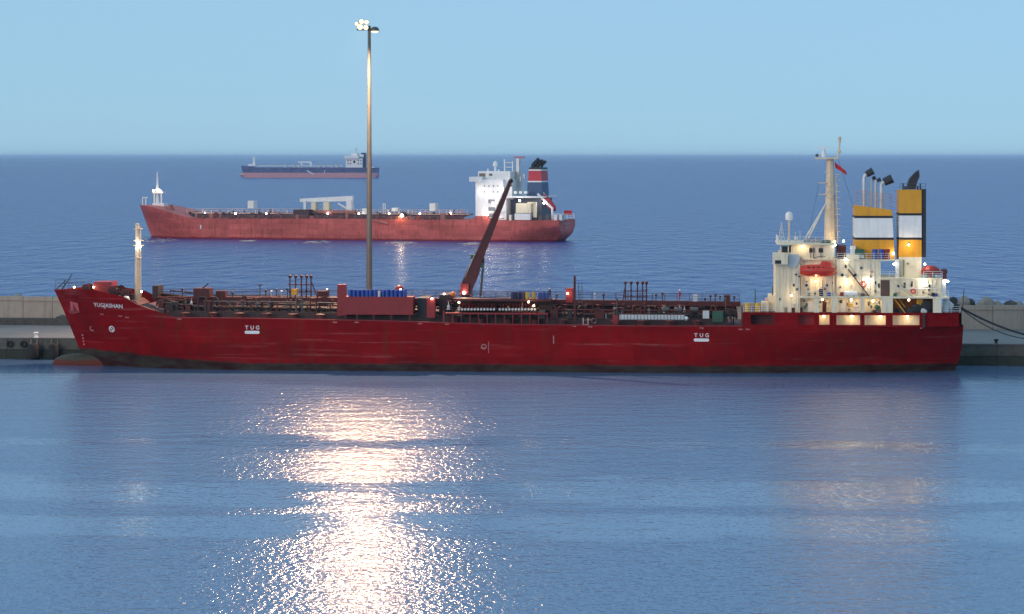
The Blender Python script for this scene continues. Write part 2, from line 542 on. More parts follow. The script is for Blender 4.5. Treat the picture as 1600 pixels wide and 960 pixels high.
# armour rocks showing over the wall, right
for i, (px, top, rr, m, lab) in enumerate([
        (1512, 462, 1.3, M_rock, 'pale armour rock above the wall, just right of the ship stern'),
        (1523, 467, 0.9, M_darkrock, 'small dark rock above the wall beside the thin post'),
        (1546, 464, 1.7, M_rock, 'pale pointed armour rock above the wall, right of the thin post'),
        (1566, 471, 1.0, M_rock, 'low pale rock above the wall, between pointed rock and dark rock'),
        (1585, 468, 1.5, M_darkrock, 'dark armour rock above the wall, nearest the right picture edge'),
        (1597, 471, 1.2, M_rock, 'pale rock cut by the right picture edge above the wall'),
        (17, 460, 1.6, M_rock, 'rounded pale rock on top of the wall at the far left'),
        (62, 466, 0.9, M_rock, 'small pale rock above the wall left of the bow')]):
    t = (px - 800) / FPX * 452 / (math.cos(QA) + (px - 800) / FPX * math.sin(QA)) - QD * math.tan(QA)
    p = quay_pt(t, QD + 3.4, 0)
    zt = CAM_H - (top - HZN) * p[1] / FPX
    boulder('armour_rock', (p[0], p[1], zt - rr * 0.85), (rr * 1.15, rr, rr), m, lab, 'armour rocks behind the wall', seed=i + 3)
# rubble along the ledge, left
for i in range(9):
    t = -84 + i * 2.9 + random.uniform(-.6, .6)
    rr = (0.6, 0.9, 1.35, 1.2, 0.8, 0.5, 0.7, 0.5, 0.6)[i]
    p = quay_pt(t, QD - 1.4, QZ + 1.1 + rr * 0.45)
    boulder('rubble_stone', p, (rr * 1.9, rr, rr * 0.8), M_darkrock, ['first', 'second', 'third', 'fourth', 'fifth', 'sixth', 'seventh', 'eighth', 'ninth'][i] + ' dark rubble stone from the left on the ledge below the wall', 'rubble on the ledge', 'rubble', seed=40 + i)

# thin post on the wall
pp = MB(); a_ = quay_pt(68.6, QD - 0.4, QZ)
pp.rod((0, 0, 0), (0, 0, 6.8), 0.07, 0.05); pp.box(-.12, .12, -.12, .12, 6.7, 7.1)
o = pp.build('signal_post', M_pipegrey); o.location = a_
tag(o, 'thin dark post standing against the wall, right of the stern', 'post')

# bollards, fenders and tyres on the quay
def bollard(t, d, label, m):
    mb = MB(); mb.lathe([(.42, 0), (.42, .08), (.26, .14), (.24, .55), (.40, .68), (.42, .82), (.30, .92), (.02, .95)], n=14)
    o = mb.build('mooring_bollard', m, smooth=True); o.location = quay_pt(t, d, QZ + (0.22 if d < 0.6 else 0.0))
    return tag(o, label, 'bollard', 'bollards along the quay')
bollard(-79.2, 0.3, 'white topped mooring bollard on the quay edge at the far left', M_white)
bollard(-73.6, 9.0, 'white mooring bollard on the quay just left of the ship stem', M_white)
bollard(78.0, 1.2, 'dark mooring bollard on the quay edge at the far right', M_black)
def fender(t, label, r=1.0):
    mb = MB(); mb.lathe([(.25, -1.3), (r * .8, -1.15), (r, -.8), (r, .8), (r * .8, 1.15), (.25, 1.3)], n=16)
    o = mb.build('dock_fender', M_rubber, smooth=True); o.location = quay_pt(t, -r - 0.1, 1.35)
    for s_ in (-.5, .5): MB().rod((s_, .2, 1.1), (s_, r, 2.0), 0.05, n=5).build('chain', M_pipegrey, o)
    return tag(o, label, 'fender', 'fenders on the quay face')
fender(-79.3, 'dark dock fender hanging on the quay face below the white bollard')
fender(-75.9, 'dark dock fender hanging on the quay face beside the bulbous bow', 0.8)
for t in (-83.5, -81.2):
    mb = MB(); mb.torus((0, 0, 0), .42, .17, 'y'); o = mb.build('tyre_fender', M_rubber, smooth=True)
    o.location = quay_pt(t, -0.2, 2.45)
    tag(o, ('left' if t < -83 else 'right') + ' one of two black tyres hung on the quay face at far left', 'tyre', 'tyres on the quay face')

# ------------------------------------------------------------------ high mast floodlight
HM = ((577 - 800) / FPX * 441, 441.0)
hm = empty('floodlight_mast', (HM[0], HM[1], QZ))
tag(hm, 'very tall tapered steel mast with lit floodlights, behind the moored tanker', 'light mast')
TOPZ = 56.0 - QZ
mb = MB(); mb.lathe([(.9, 0), (.9, .05), (.58, .06), (.55, 2), (.44, 25), (.26, TOPZ), (.05, TOPZ + .1)], n=14)
mb.build('pole', M_pole, hm, smooth=True)
mb = MB(); mb.box(-2.2, 1.15, -.09, .09, TOPZ - .75, TOPZ - .57); mb.box(-1.9, -.1, -.06, .06, TOPZ + .55, TOPZ + .67); mb.box(-1.85, -1.73, -.06, .06, TOPZ - .7, TOPZ + .6)
mb.build('cross_arm', M_pole, hm)
for (fx_, fz_, fr_) in ((-1.55, -.20, .52), (-.55, -.30, .45), (-1.30, .72, .46), (-.45, .62, .40), (-2.15, .35, .34)):     # bank of round floodlights turned to the harbour
    e = MB().lathe([(.08, .15), (fr_ * .7, .0), (fr_ * 1.05, -.45), (fr_ * 1.05, -.55)], (fx_, 0, TOPZ + fz_), 16, 'y').build('floodlight', M_pole, hm, smooth=True)
    MB().lathe([(.02, -.72), (fr_ * .6, -.66), (fr_, -.50), (.02, -.46)], (fx_, 0, TOPZ + fz_), 16, 'y').build('lens', E_flood, e, smooth=True)
hd = MB(); hd.lathe([(.78, -.42), (.74, -.1), (.55, .18), (.25, .32), (.02, .36)], (.95, 0, TOPZ - .45), 14); hd = hd.build('lamp_hood', M_pole, hm, smooth=True)
l_ = MB(); l_.lathe([(.02, -.75), (.4, -.68), (.66, -.44), (.02, -.42)], (.95, 0, TOPZ - .45), 14); l_.build('lens', E_flood, hd, smooth=True)
fl_ = bpy.data.lights.new('flood_light', 'SPOT')
fl_.energy = 450000; fl_.color = (1.0, 0.61, 0.36); fl_.shadow_soft_size = 0.9; fl_.spot_size = R(140); fl_.spot_blend = 1.0
FLOOD = bpy.data.objects.new('flood_light', fl_); COL.objects.link(FLOOD); FLOOD.parent = hm
FLOOD.location = (-1.05, -4.2, TOPZ - .4); FLOOD.rotation_euler = (R(-24), 0, 0)

# ------------------------------------------------------------------ the moored red tanker
F = Frame(-1.6, 407.0, 4.5)
ship = F.root('red_tanker')
tag(ship, 'large dark red tanker moored along the quay, bow to the left, cream superstructure aft', 'tanker')
HB = 8.5                                                    # half beam
XB = F.x(83, 0); XS = F.x(1506, -5.5)
_pt = [(83, 455), (110, 453), (150, 452), (196, 462), (212, 474), (236, 489), (262, 497), (400, 498), (600, 502), (760, 507), (1000, 510), (1505, 511)]
TX = [F.x(p, -HB if p > 230 else -5) for p, _ in _pt]
TZ = [F.z(q_, p, -HB if p > 230 else -5) for p, q_ in _pt]
def ztop(x): return interp(TX, TZ, x)
def stem(z): return XB + 5.0 * max(0.0, min(1.0, (12.3 - z) / 11.5)) ** 0.92
def sternx(z): return XS - (0 if z > 4.2 else (4.2 - z) ** 1.5 * 0.10)
def hull_b(x, z):
    Le = 30 - 1.1 * max(0, min(11, z))
    d = max(0.0, x - stem(z)) / Le
    b = HB if d >= 1 else HB * (1 - (1 - d) ** (1.75 + 0.07 * max(0, z)))
    e = max(0.0, sternx(z) - x)
    full = max(0.0, min(1.0, z / 8.6)) ** 1.5
    Ls = 52 - 40 * full; tr = 0.05 + 0.63 * full ** 0.8
    if e < Ls:
        q_ = 1 - (1 - e / Ls) ** 2.1
        b *= tr + (1 - tr) * q_
    return b
NS, NR = 230, 18
m1 = MB(); rows = []
for i in range(NS + 1):
    s_ = i / NS
    s_ = s_ * s_ * 3 * 0.35 + s_ * 0.65 - s_ ** 3 * 2 * 0.35
    x_top = XB + (XS - XB) * s_
    zt = ztop(x_top); near, far = [], []
    for j in range(NR + 1):
        z = -2.0 + (zt + 2.0) * j / NR
        x = stem(z) + (sternx(z) - stem(z)) * s_
        b = hull_b(x, z)
        near.append((x, -b, z)); far.append((x, b, z))
    rows.append((near, far))
W = NR + 1
for near, far in rows: m1.v += near + far
for i in range(NS):
    for j in range(NR):
        a = i * 2 * W + j; b = (i + 1) * 2 * W + j
        m1.f.append((a, b, b + 1, a + 1))
        m1.f.append((a + W, a + W + 1, b + W + 1, b + W))
base = NS * 2 * W
m1.f += [(base + j, base + W + j, base + W + j + 1, base + j + 1) for j in range(NR)]
M_hull = hull_material('red_hull_paint', (0.265, 0.005, 0.008), (0.038, 0.010, 0.012), -1.75, -0.068, line_min=1.15, weed=(0.060, 0.052, 0.040))
hull = m1.build('hull', M_hull, ship, smooth=True)
# bulbous bow
mb = MB()
mb.lathe([(0.05, -7.2), (.9, -6.7), (1.35, -5.8), (1.65, -4.0), (1.75, -1.5), (1.7, 4)], (stem(1.0) + 2.2, 0, 0.10), n=16, axis='x')
M_bulb = hull_material('bulb_paint', (0.085, 0.080, 0.060), (0.17, 0.040, 0.025), 0.80, 0.0, weed=(0.12, 0.035, 0.025), scuff=(0.10, 0.10, 0.08))
mb.build('bulbous_bow', M_bulb, ship, smooth=True)
# decks
def deck_strip(x0, x1, dz, name, n=40, yb=0.06):
    d = MB()
    for i in range(n + 1):
        x = x0 + (x1 - x0) * i / n
        z = ztop(x) - dz; b = max(0.02, hull_b(x, z) - yb)
        d.v += [(x, -b, z), (x, b, z)]
    for i in range(n): d.f.append((2 * i, 2 * i + 2, 2 * i + 3, 2 * i + 1))
    return d.build(name, M_deckred, ship)
XFC = F.x(205, -6); XPO = F.x(1160, -HB)
deck_strip(XB + 1.5, XFC, 0.95, 'forecastle_deck', 24)
deck_strip(XFC + 1.2, XPO, 0.10, 'main_deck', 60)
deck_strip(XPO + .02, XS - .3, 0.12, 'poop_passage_deck', 30)
# rubbing strake lines along the poop
mb = MB()
for i in range(40):
    xa = F.x(1180, -HB) + (XS - 1 - F.x(1180, -HB)) * i / 40; xb = F.x(1180, -HB) + (XS - 1 - F.x(1180, -HB)) * (i + 1) / 40
    za = ztop(xa) - .45
    mb.hexa([(xa, -hull_b(xa, za) - .12, za - .12), (xb, -hull_b(xb, za) - .12, za - .12), (xb, -hull_b(xb, za) + .1, za - .12), (xa, -hull_b(xa, za) + .1, za - .12),
             (xa, -hull_b(xa, za) - .12, za + .12), (xb, -hull_b(xb, za) - .12, za + .12), (xb, -hull_b(xb, za) + .1, za + .12), (xa, -hull_b(xa, za) + .1, za + .12)])
mb.build('rubbing_strake', M_hull, ship)
# gunwale bar along the main deck
mb = MB(); pts = []
for i in range(61):
    x = F.x(255, -HB) + (XPO - F.x(255, -HB)) * i / 60; pts.append((x, -hull_b(x, ztop(x)) + .02, ztop(x) + .02))
mb.tube(pts, .11, 6); mb.build('gunwale_bar', M_boxred, ship)

# lettering and marks on the hull
def on_hull(v2, f2, cx, cz, m, name, parent=hull, shear=0.0, off=0.035):
    mb = MB(); vs_ = []
    for (u, w) in v2:
        x, z = cx + u, cz + w + shear * u
        vs_.append((x, -hull_b(x, z) - off, z))
    mb.add(vs_, f2)
    return mb.build(name, m, parent, fix=False)
M_mark = mat('white_marking', (0.86, 0.82, 0.78), 0.5, var=0.12)
M_fade = mat('faded_marking', (0.50, 0.22, 0.20), 0.5, var=0.3)
def hp(px, py, y=-HB): return F.x(px, y), F.z(py, px, y)
v, f = text_faces('YUGJASHAN', 0.92); cx, cz = hp(172, 480, -5.5)
on_hull(v, f, cx, cz, M_mark, 'ship_name', shear=-0.03)
for px in (394, 1096):
    cx, cz = hp(px, 515 if px < 500 else 527)
    for k_, ch_ in enumerate('TUG'):
        v, f = text_faces(ch_, 0.84); on_hull(v, f, cx + (k_ - 1) * .86, cz, M_mark, 'tug_letter')
    n = 20; ring = []
    L_, r_ = 0.95, 0.24
    ring = [(L_ + r_ * math.cos(t), r_ * math.sin(t)) for t in [(-.5 + k / 8) * math.pi for k in range(9)]] + [(-L_ + r_ * math.cos(t), r_ * math.sin(t)) for t in [(.5 + k / 8) * math.pi for k in range(9)]]
    on_hull(ring + [], [tuple(range(len(ring)))], cx, cz - .45, M_mark, 'tug_push_mark')
def ring_mark(px, py, y, r, w, m, name):
    cx, cz = hp(px, py, y); n = 20; v = []
    for k in range(n):
        t = 2 * math.pi * k / n; v += [(r * math.cos(t), r * math.sin(t)), ((r - w) * math.cos(t), (r - w) * math.sin(t))]
    f = [(2 * k, 2 * ((k + 1) % n), 2 * ((k + 1) % n) + 1, 2 * k + 1) for k in range(n)]
    on_hull(v, f, cx, cz, m, name)
    return cx, cz
cx, cz = ring_mark(176, 514, -4.5, .52, .17, M_mark, 'thruster_mark')
on_hull([(-.35, .22), (-.22, .35), (.35, -.22), (.22, -.35)], [(0, 1, 2, 3)], cx, cz, M_mark, 'thruster_mark_bar')
cx, cz = hp(143, 514, -3)                                   # bulb mark: hook with a dot above
on_hull([(-.30, .35), (-.14, .35), (-.14, -.12), (.38, -.22), (.40, -.40), (-.18, -.34), (-.34, -.10), (-.02, .30), (.12, .30), (.12, .44), (-.02, .44)],
        [(0, 1, 2, 6), (2, 3, 4, 5, 6), (7, 8, 9, 10)], cx, cz, M_fade, 'bulb_mark')
for px, py in ((523, 505), (557, 505), (656, 507), (698, 508), (755, 508), (897, 511), (922, 512), (280, 500), (1096, 514), (1157, 516), (1168, 516), (160, 492), (192, 494), (203, 496)):
    cx, cz = hp(px, py - 1, -HB if px > 230 else -5)
    on_hull([(-.32, 0), (-.1, .16), (.12, .02), (.34, .12), (.34, -.05), (.1, -.12), (-.1, .04), (-.3, -.12)], [(0, 1, 6, 7), (1, 2, 5, 6), (2, 3, 4, 5)], cx, cz, M_fade, 'deck_line_mark')
cx, cz = hp(760, 543)                                       # load line marks amidships
on_hull([(.28, -.9), (.36, -.9), (.36, .9), (.28, .9)], [(0, 1, 2, 3)], cx, cz, M_fade, 'load_line_bar')
ring_mark(756, 542, -HB, .42, .12, M_fade, 'load_line_ring')
on_hull([(-.75, -.06), (.1, -.06), (.1, .06), (-.75, .06)], [(0, 1, 2, 3)], cx - .1, cz - .05, M_fade, 'load_line_mark')
cx, cz = hp(865, 531)
on_hull([(-.08, -.6), (.08, -.6), (.08, .6), (-.08, .6)], [(0, 1, 2, 3)], cx, cz, M_fade, 'draught_bar')
cx, cz = hp(128, 528, -1.5)
for k in range(4):
    on_hull([(-.1, -.14), (.16, -.14), (.16, .14), (-.1, .14)], [(0, 1, 2, 3)], cx + .05 * k, cz - .5 * k + .4, M_fade, 'draught_mark')
# anchor in its pocket
cx, cz = hp(116, 480, -2.5)
an = MB(); yy = -hull_b(cx, cz) - .12
an.box(cx - .14, cx + .14, yy - .15, yy + .25, cz - .7, cz + .9)
an.prism([(cx - .95, cz - .3), (cx - .75, cz - .95), (cx, cz - 1.05), (cx + .75, cz - .95), (cx + .95, cz - .3), (cx + .55, cz - .62), (cx, cz - .72), (cx - .55, cz - .62)], yy - .22, yy + .2)
an.torus((cx, yy, cz + 1.0), .22, .07)
an.build('anchor', M_boxred, ship)
on_hull([(-.85, -.8), (.95, -.9), (.85, .7), (-.7, .9)], [(0, 1, 2, 3)], cx, cz, mat('primer_patch', (0.55, 0.12, 0.12), .6), 'anchor_pocket_plate', off=.03)

# forecastle gear
fz = lambda px, y=0: ztop(F.x(px, y)) - .95
mb = MB(); F.box(mb, 146, 441, 173, 458, -3.2, 1.5); mb.build('forecastle_locker', M_boxred, ship)
def winch(px, y, par=ship, r=.75, m=M_deckred, z=None):
    x = F.x(px, y); zz = (fz(px) if z is None else z)
    w = MB(); w.lathe([(r * .45, -1), (r, -.98), (r, -.85), (r * .5, -.84), (r * .5, .84), (r, .85), (r, .98), (r * .45, 1)], (x, y, zz + r + .25), 14, 'y')
    o = w.build('winch_drum', m, par, smooth=True)
    fr = MB()
    for s_ in (-1.15, 1.15): fr.prism([(x - .7, zz), (x + .7, zz), (x + .2, zz + r + .5), (x - .2, zz + r + .5)], y + s_ - .06, y + s_ + .06)
    fr.box(x + .75, x + 1.4, y - .5, y + .5, zz, zz + .9)
    fr.build('winch_frame', M_pipedark, o)
for px, y in ((137, -1.8), (178, -3.5), (187, 2.5), (197, -4)): winch(px, y)
for px, py, m in ((157, 470, M_pipegrey), (165, 469, M_pipegrey), (180, 455, M_galv), (188, 466, M_galv)):
    b_ = MB(); x, y, z = F.p(px, py, -3.8)
    b_.lathe([(.28, -.4), (.28, .3), (.34, .32), (.34, .45), (.05, .47)], (x, y, z), 10); b_.build('mooring_bitt', m, ship)
x, y, z = F.p(197, 468, -5.9)
mb = MB(); mb.ball((x, y, z), .62, 14, .9); mb.build('mooring_buoy', M_galv, ship, smooth=True)
mb = MB(); z0 = ztop(XB + 2) - .02
mb.rail([(XB + .4, 0, z0), (XB + 2.2, -1.35, z0), (XB + 5.5, -2.9, z0)], 1.5, 3, 1.2); mb.rail([(XB + .4, 0, z0), (XB + 2.2, 1.35, z0), (XB + 5.5, 2.9, z0)], 1.5, 3, 1.2)
mb.build('bow_rail', M_pipegrey, ship)
mb = MB(); a = F.p(97, 452); b = F.p(113, 428); mb.rod((a[0], 0, a[2]), (b[0], 0, b[2]), .10, .06); mb.rod((a[0] - .9, 0, a[2]), (a[0] + .6, 0, a[2] + 1.4), .07)
mb.build('bow_davit', M_pipedark, ship)
mb = MB(); mb.rail([F.p(150, 452, -6), F.p(202, 466, -6.5)], 1.0, 2, 1.6); mb.build('forecastle_rail', M_deckred, ship)
# foremast
fx = F.x(214.5, 0); fb = F.z(470, 214, 0); ft = F.z(350, 214, 0)
fm = MB(); fm.lathe([(.44, fb), (.40, fb + 6), (.32, ft), (.05, ft + .1)], (fx, 0, 0), 12); fmast = fm.build('foremast', M_mastpaint, ship, smooth=True)
ld = MB()
for s_ in (-.2, .2): ld.rod((fx + .62, s_ - .1, fb), (fx + .55, s_ - .1, ft - .5), .045, n=5)
for k in range(26): ld.rod((fx + .6, -.3, fb + .45 * k + .3), (fx + .6, .1, fb + .45 * k + .3), .03, n=4)
ld.build('ladder', M_mastpaint, fmast)
for py, w_ in ((358, .75), (376, .95), (384, .95), (403, .6)):
    z = F.z(py, 214, 0); b_ = MB(); b_.box(fx - w_ * .55, fx + w_, -.6, .6, z - .06, z + .06); b_.build('mast_platform', M_mastpaint, fmast)
def lamp(parent, loc, m=E_warm, watts=0, r=.16, col=(1.0, .74, .42), off=(0, 0, 0), name='deck_lamp'):
    b_ = MB(); b_.ball(loc, r, 10); o = b_.build(name, m, parent, smooth=True)
    if watts: point_light(o, (loc[0] + off[0], loc[1] + off[1], loc[2] + off[2]), watts, col)
    return o
for py, dx in ((376, .1), (379, .45), (384, .35), (388, .1), (386, .6)):
    lamp(fmast, (fx + dx, -.72, F.z(py, 214, 0)), E_cool, 0, .14, name='mast_lamp')
point_light(fmast, (fx + .1, -4.2, F.z(381, 214, 0)), 110, (1.0, .95, .82), .3)

# ---- cargo deck
dz = lambda px, y=-HB: ztop(F.x(px, -HB)) - .1
Xa, Xb = F.x(246, 0), F.x(1157, 0)
CW = lambda px: F.z(interp([240, 700, 1155], [463, 466, 471.5], px), px, 0)
mb = MB()
N = 30
for i in range(N):
    xa = Xa + (Xb - Xa) * i / N; xb = Xa + (Xb - Xa) * (i + 1) / N
    pa = 246 + 911 * i / N; za = CW(pa); zb = CW(pa + 911 / N)
    mb.hexa([(xa, -1.1, za - .75), (xb, -1.1, zb - .75), (xb, 1.1, zb - .75), (xa, 1.1, za - .75), (xa, -1.1, za), (xb, -1.1, zb), (xb, 1.1, zb), (xa, 1.1, za)])
catwalk = mb.build('catwalk', M_deckred, ship)
for k, y in enumerate((-1.05, 1.05)):
    mb = MB(); mb.rail([(F.x(p, 0), y, CW(p)) for p in (250, 400, 550, 700, 850, 1000, 1155)], 1.15, 3, 1.8, .03)
    mb.build('catwalk_rail', M_deckred, catwalk)
for p in range(262, 1150, 34):
    x = F.x(p, 0); b_ = MB()
    for y in (-1, 1): b_.box(x - .1, x + .1, y - .1, y + .1, dz(p), CW(p) - .5)
    b_.rod((x, -1, dz(p) + .6), (x, 1, CW(p) - .7), .06, n=5)
    b_.build('catwalk_support', M_deckred, catwalk)
# raised trunk under the pipes
tk = MB()
for i in range(20):
    xa = Xa + 3 + (Xb - Xa - 5) * i / 20; xb = Xa + 3 + (Xb - Xa - 5) * (i + 1) / 20
    za, zb = ztop(xa) + .95, ztop(xb) + .95
    tk.hexa([(xa, -5.6, za - 1.1), (xb, -5.6, zb - 1.1), (xb, 5.6, zb - 1.1), (xa, 5.6, za - 1.1), (xa, -5.4, za), (xb, -5.4, zb), (xb, 5.4, zb), (xa, 5.4, za)])
tk.build('trunk_deck', M_pipedark, ship)
# cargo pipes
for k, (y, hgt, r, m, p0, p1) in enumerate([(-4.6, 1.45, .22, M_pipedark, 255, 1140), (-4.0, 1.5, .26, M_deckred, 300, 1120), (-3.3, 1.55, .20, M_pipegrey, 260, 700), (-2.7, 1.5, .28, M_pipedark, 270, 1150),
        (-2.1, 1.9, .18, M_deckred, 250, 1150), (2.0, 1.7, .26, M_pipedark, 255, 1145), (2.8, 2.2, .20, M_deckred, 300, 1100), (3.6, 1.6, .26, M_pipedark, 255, 1145), (4.4, 2.4, .16, M_pipegrey, 360, 1000), (4.9, 1.5, .24, M_deckred, 270, 1130),
        (-5.0, 2.45, .10, M_pipegrey, 340, 540), (-5.0, 2.2, .12, M_deckred, 860, 1150), (5.2, 2.8, .12, M_pipedark, 255, 1145), (0.4, 2.3, .30, M_pipedark, 250, 1150)]):
    pts = [(F.x(p0 + (p1 - p0) * i / 12, 0), y, ztop(F.x(p0 + (p1 - p0) * i / 12, 0)) + hgt) for i in range(13)]
    pts = [(pts[0][0], y, pts[0][2] - hgt + .9)] + pts + [(pts[-1][0], y, pts[-1][2] - hgt + .9)]
    MB().tube(pts, r, 7).build('cargo_pipe', m, ship, smooth=True)
# pipe supports, valves, hatches, vents: the clutter of a tanker deck
rnd = random.Random(5)
vm = {}
def valve_meshes():
    st = MB(); st.lathe([(.26, 0), (.26, .12), (.14, .14), (.22, .35), (.14, .55), (.07, .6), (.05, 1.1)], n=8)
    hw = MB(); hw.torus((0, 0, 1.1), .26, .045, 'z', 10, 5); hw.rod((-.26, 0, 1.1), (.26, 0, 1.1), .03, n=4)
    return st, hw
st, hw = valve_meshes()
v0 = st.build('valve', M_pipegrey, ship, smooth=True); h0 = hw.build('handwheel', M_boxred, v0)
vmats = [M_pipegrey, M_deckred, M_galv, M_boxred, M_green]
vcopies = []
for k, m in enumerate(vmats):
    if k == 0: vcopies.append((v0, h0)); continue
    me = v0.data.copy(); me.materials[0] = m; vcopies.append((me, h0.data))
first = True
for p in range(268, 1140, 11):
    if 528 < p < 690: continue
    pj = p + rnd.uniform(-4, 4); y = rnd.choice((-5.2, -4.8, -3.7, -2.4)); x = F.x(pj, y)
    zz = ztop(x) + rnd.choice((.95, .95, 1.6, 1.9))
    if first: o, h = v0, h0; first = False
    else:
        k = rnd.randrange(5); o = v0.copy(); h = h0.copy()
        if k: o.data = vcopies[k][0]
        COL.objects.link(o); COL.objects.link(h); h.parent = o; o.parent = ship
    o.location = (x, y, zz); o.scale = [rnd.uniform(.8, 1.35)] * 3
hb = MB(); hb.lathe([(.75, 0), (.75, .7), (.85, .72), (.85, .82), (.1, .95)], n=14)
ht0 = hb.build('tank_hatch', M_deckred, ship, smooth=True)
for i, p in enumerate(range(290, 1130, 42)):
    if 520 < p < 690: continue
    o = ht0 if i == 0 else ht0.copy()
    if i: COL.objects.link(o); o.parent = ship
    x = F.x(p, -6.6); o.location = (x, -6.7 + (i % 2) * .5, ztop(x) - .1)
pb = MB(); pb.box(-.09, .09, -.09, .09, 0, 2.3); pb.box(-.5, .5, -.08, .08, 2.0, 2.16)
ps0 = pb.build('pipe_support', M_pipedark, ship)
for i, p in enumerate(range(258, 1146, 15)):
    if 535 < p < 645: continue
    o = ps0 if i == 0 else ps0.copy()
    if i: COL.objects.link(o); o.parent = ship
    y = -5.15 if i % 2 else -4.3
    x = F.x(p + rnd.uniform(-3, 3), y); o.location = (x, y, ztop(x) - .1); o.scale = (1, 1, rnd.uniform(.75, 1.25))
mr = MB()
mr.rail([(x, -hull_b(x, ztop(x)) + .25, ztop(x)) for x in [F.x(p, -HB) for p in (262, 400, 525)]], 1.05, 3, 1.7, .025)
mr.build('deck_rail', M_deckred, ship)
mr = MB(); mr.rail([(x, -hull_b(x, ztop(x)) + .25, ztop(x)) for x in [F.x(p, -HB) for p in (862, 1000, 1158)]], 1.05, 3, 1.7, .025); mr.build('deck_rail', M_deckred, ship)
# boxes, lockers, air vents along the deck
for px0, py0, px1, py1, y0, y1, m, nm in [
        (238, 447, 247, 468, -2, 2, M_pipedark, 'deck_house_small'), (302, 451, 327, 466, -2.2, 1, M_deckred, 'pump_casing'), (337, 455, 352, 466, -1, 1, M_deckred, 'deck_locker'),
        (455, 452, 464, 461, -1.6, -.4, M_orange, 'orange_locker'), (496, 455, 512, 464, -1, 1, M_deckred, 'deck_locker'),
        (884, 451, 895, 473, -1.8, .5, M_boxred, 'deck_locker'), (1131, 462, 1141, 476, -1, 1, M_deckred, 'deck_locker'), (1083, 461, 1090, 472, -1, 0, M_galv, 'deck_locker'),
        (957, 494, 966, 506, -7.6, -6.8, M_boxred, 'deck_locker'), (1113, 487, 1130, 504, -5.9, -4, M_green, 'hydraulic_unit'), (1098, 486, 1108, 498, -5.7, -4.5, M_galv, 'hydraulic_unit'),
        (652, 466, 668, 497, -5.5, 3, M_black, 'pump_room_casing'), (686, 461, 700, 493, -5, 3, M_pipedark, 'pump_room_casing'), (842, 476, 862, 498, -4.4, -2, M_pipedark, 'pump_casing')]:
    b_ = MB(); F.box(b_, px0, py0, px1, py1, y0, y1); b_.build(nm, m, ship)
# red tank with stand, post, and side box
rt = MB(); F.box(rt, 536, 464, 645, 492, -7.4, -4.2); rtank = rt.build('red_deck_tank', M_boxred, ship)
for px in (540, 558, 584, 611, 640):
    b_ = MB(); F.box(b_, px - 1.5, 491.5, px + 1.5, 501, -7.2, -6.9); b_.build('tank_leg', M_deckred, rtank)
rp = MB(); F.box(rp, 527, 445, 540, 494, -6.6, -5.2); rp.build('derrick_post', M_boxred, ship)
rb = MB(); F.box(rb, 667, 466, 679.5, 497, -7.2, -5.6); rb.build('red_post_box', M_boxred, ship)
x, y, z = F.p(624, 453, -5.2); mb = MB(); mb.ball((x, y, z), .75, 12); mb.build('red_vent_dome', M_boxred, ship, smooth=True)
x, y, z = F.p(708, 461, -3.5); mb = MB(); mb.ball((x, y, z), .42, 12, 1.25); mb.build('orange_float', mat('float_orange', (.7, .16, .03), .5), ship, smooth=True)
# bends, standpipes and small gear packed along the trunk
rc = random.Random(21)
for p in range(252, 1150, 7):
    if 524 < p < 684: continue
    y = rc.choice((-5.3, -4.9, -4.2, -3.0, 2.5, 4.0)); x = F.x(p + rc.uniform(-3, 3), y); z = ztop(x) + .9
    k = rc.random(); m = rc.choice((M_pipedark, M_pipedark, M_deckred, M_deckred, M_pipegrey, M_black, M_black))
    b_ = MB()
    if k < .4:
        h_ = rc.uniform(.9, 2.4); w_ = rc.uniform(.4, 1.3); b_.tube([(x, y, z), (x, y, z + h_ - .25), (x + .25, y, z + h_), (x + w_, y, z + h_), (x + w_ + .2, y, z + h_ - .3), (x + w_ + .2, y, z - .1)], rc.uniform(.07, .16), 6); nm = 'pipe_bend'
    elif k < .65:
        h_ = rc.uniform(.6, 1.6); w_ = rc.uniform(.25, .8); b_.box(x - w_, x + w_, y - .4, y + .4, z - .1, z + h_); b_.box(x - w_ - .06, x + w_ + .06, y - .46, y + .46, z + h_, z + h_ + .08); nm = 'gear_locker'
    elif k < .85:
        h_ = rc.uniform(1.8, 3.9); b_.rod((x, y, z - .2), (x, y, z + h_), .07, n=6); b_.lathe([(.07, h_ - .3), (.2, h_ - .22), (.2, h_), (.05, h_ + .1)], (x, y, z), 8); nm = 'standpipe'
    else:
        b_.rail([(x - .9, y, z), (x + .9, y, z)], 1.3, 3, .6, .035); nm = 'guard_rail'
    b_.build(nm, m, ship)
# pressure vent risers, two clusters
def riser(px, top, base_py, y):
    x = F.x(px, y); zb = F.z(base_py, px, y); zt = F.z(top, px, y)
    b_ = MB(); b_.rod((x, y, zb), (x, y, zt - .35), .10, n=7); b_.lathe([(.12, zt - .5), (.26, zt - .4), (.26, zt - .1), (.16, zt), (.03, zt + .02)], (x, y, 0), 9)
    for f_ in (.35, .62): b_.lathe([(.11, zb + (zt - zb) * f_ - .05), (.19, zb + (zt - zb) * f_ - .05), (.19, zb + (zt - zb) * f_ + .05), (.11, zb + (zt - zb) * f_ + .05)], (x, y, 0), 8)
    b_.build('vent_riser', M_deckred, ship, smooth=True)
for px in (453, 462, 471, 479, 486): riser(px, 430, 468, rnd.uniform(-2.2, 2.2))
for px in (977, 986, 996, 1004, 1010): riser(px, 440, 474, rnd.uniform(-2.2, 2.2))
for (pa, pb_, py) in ((450, 490, 445), (450, 490, 456), (974, 1012, 455), (974, 1012, 464)):
    b_ = MB(); F.box(b_, pa, py - .7, pb_, py + .7, -.1, .1); b_.build('vent_frame_bar', M_deckred, ship)
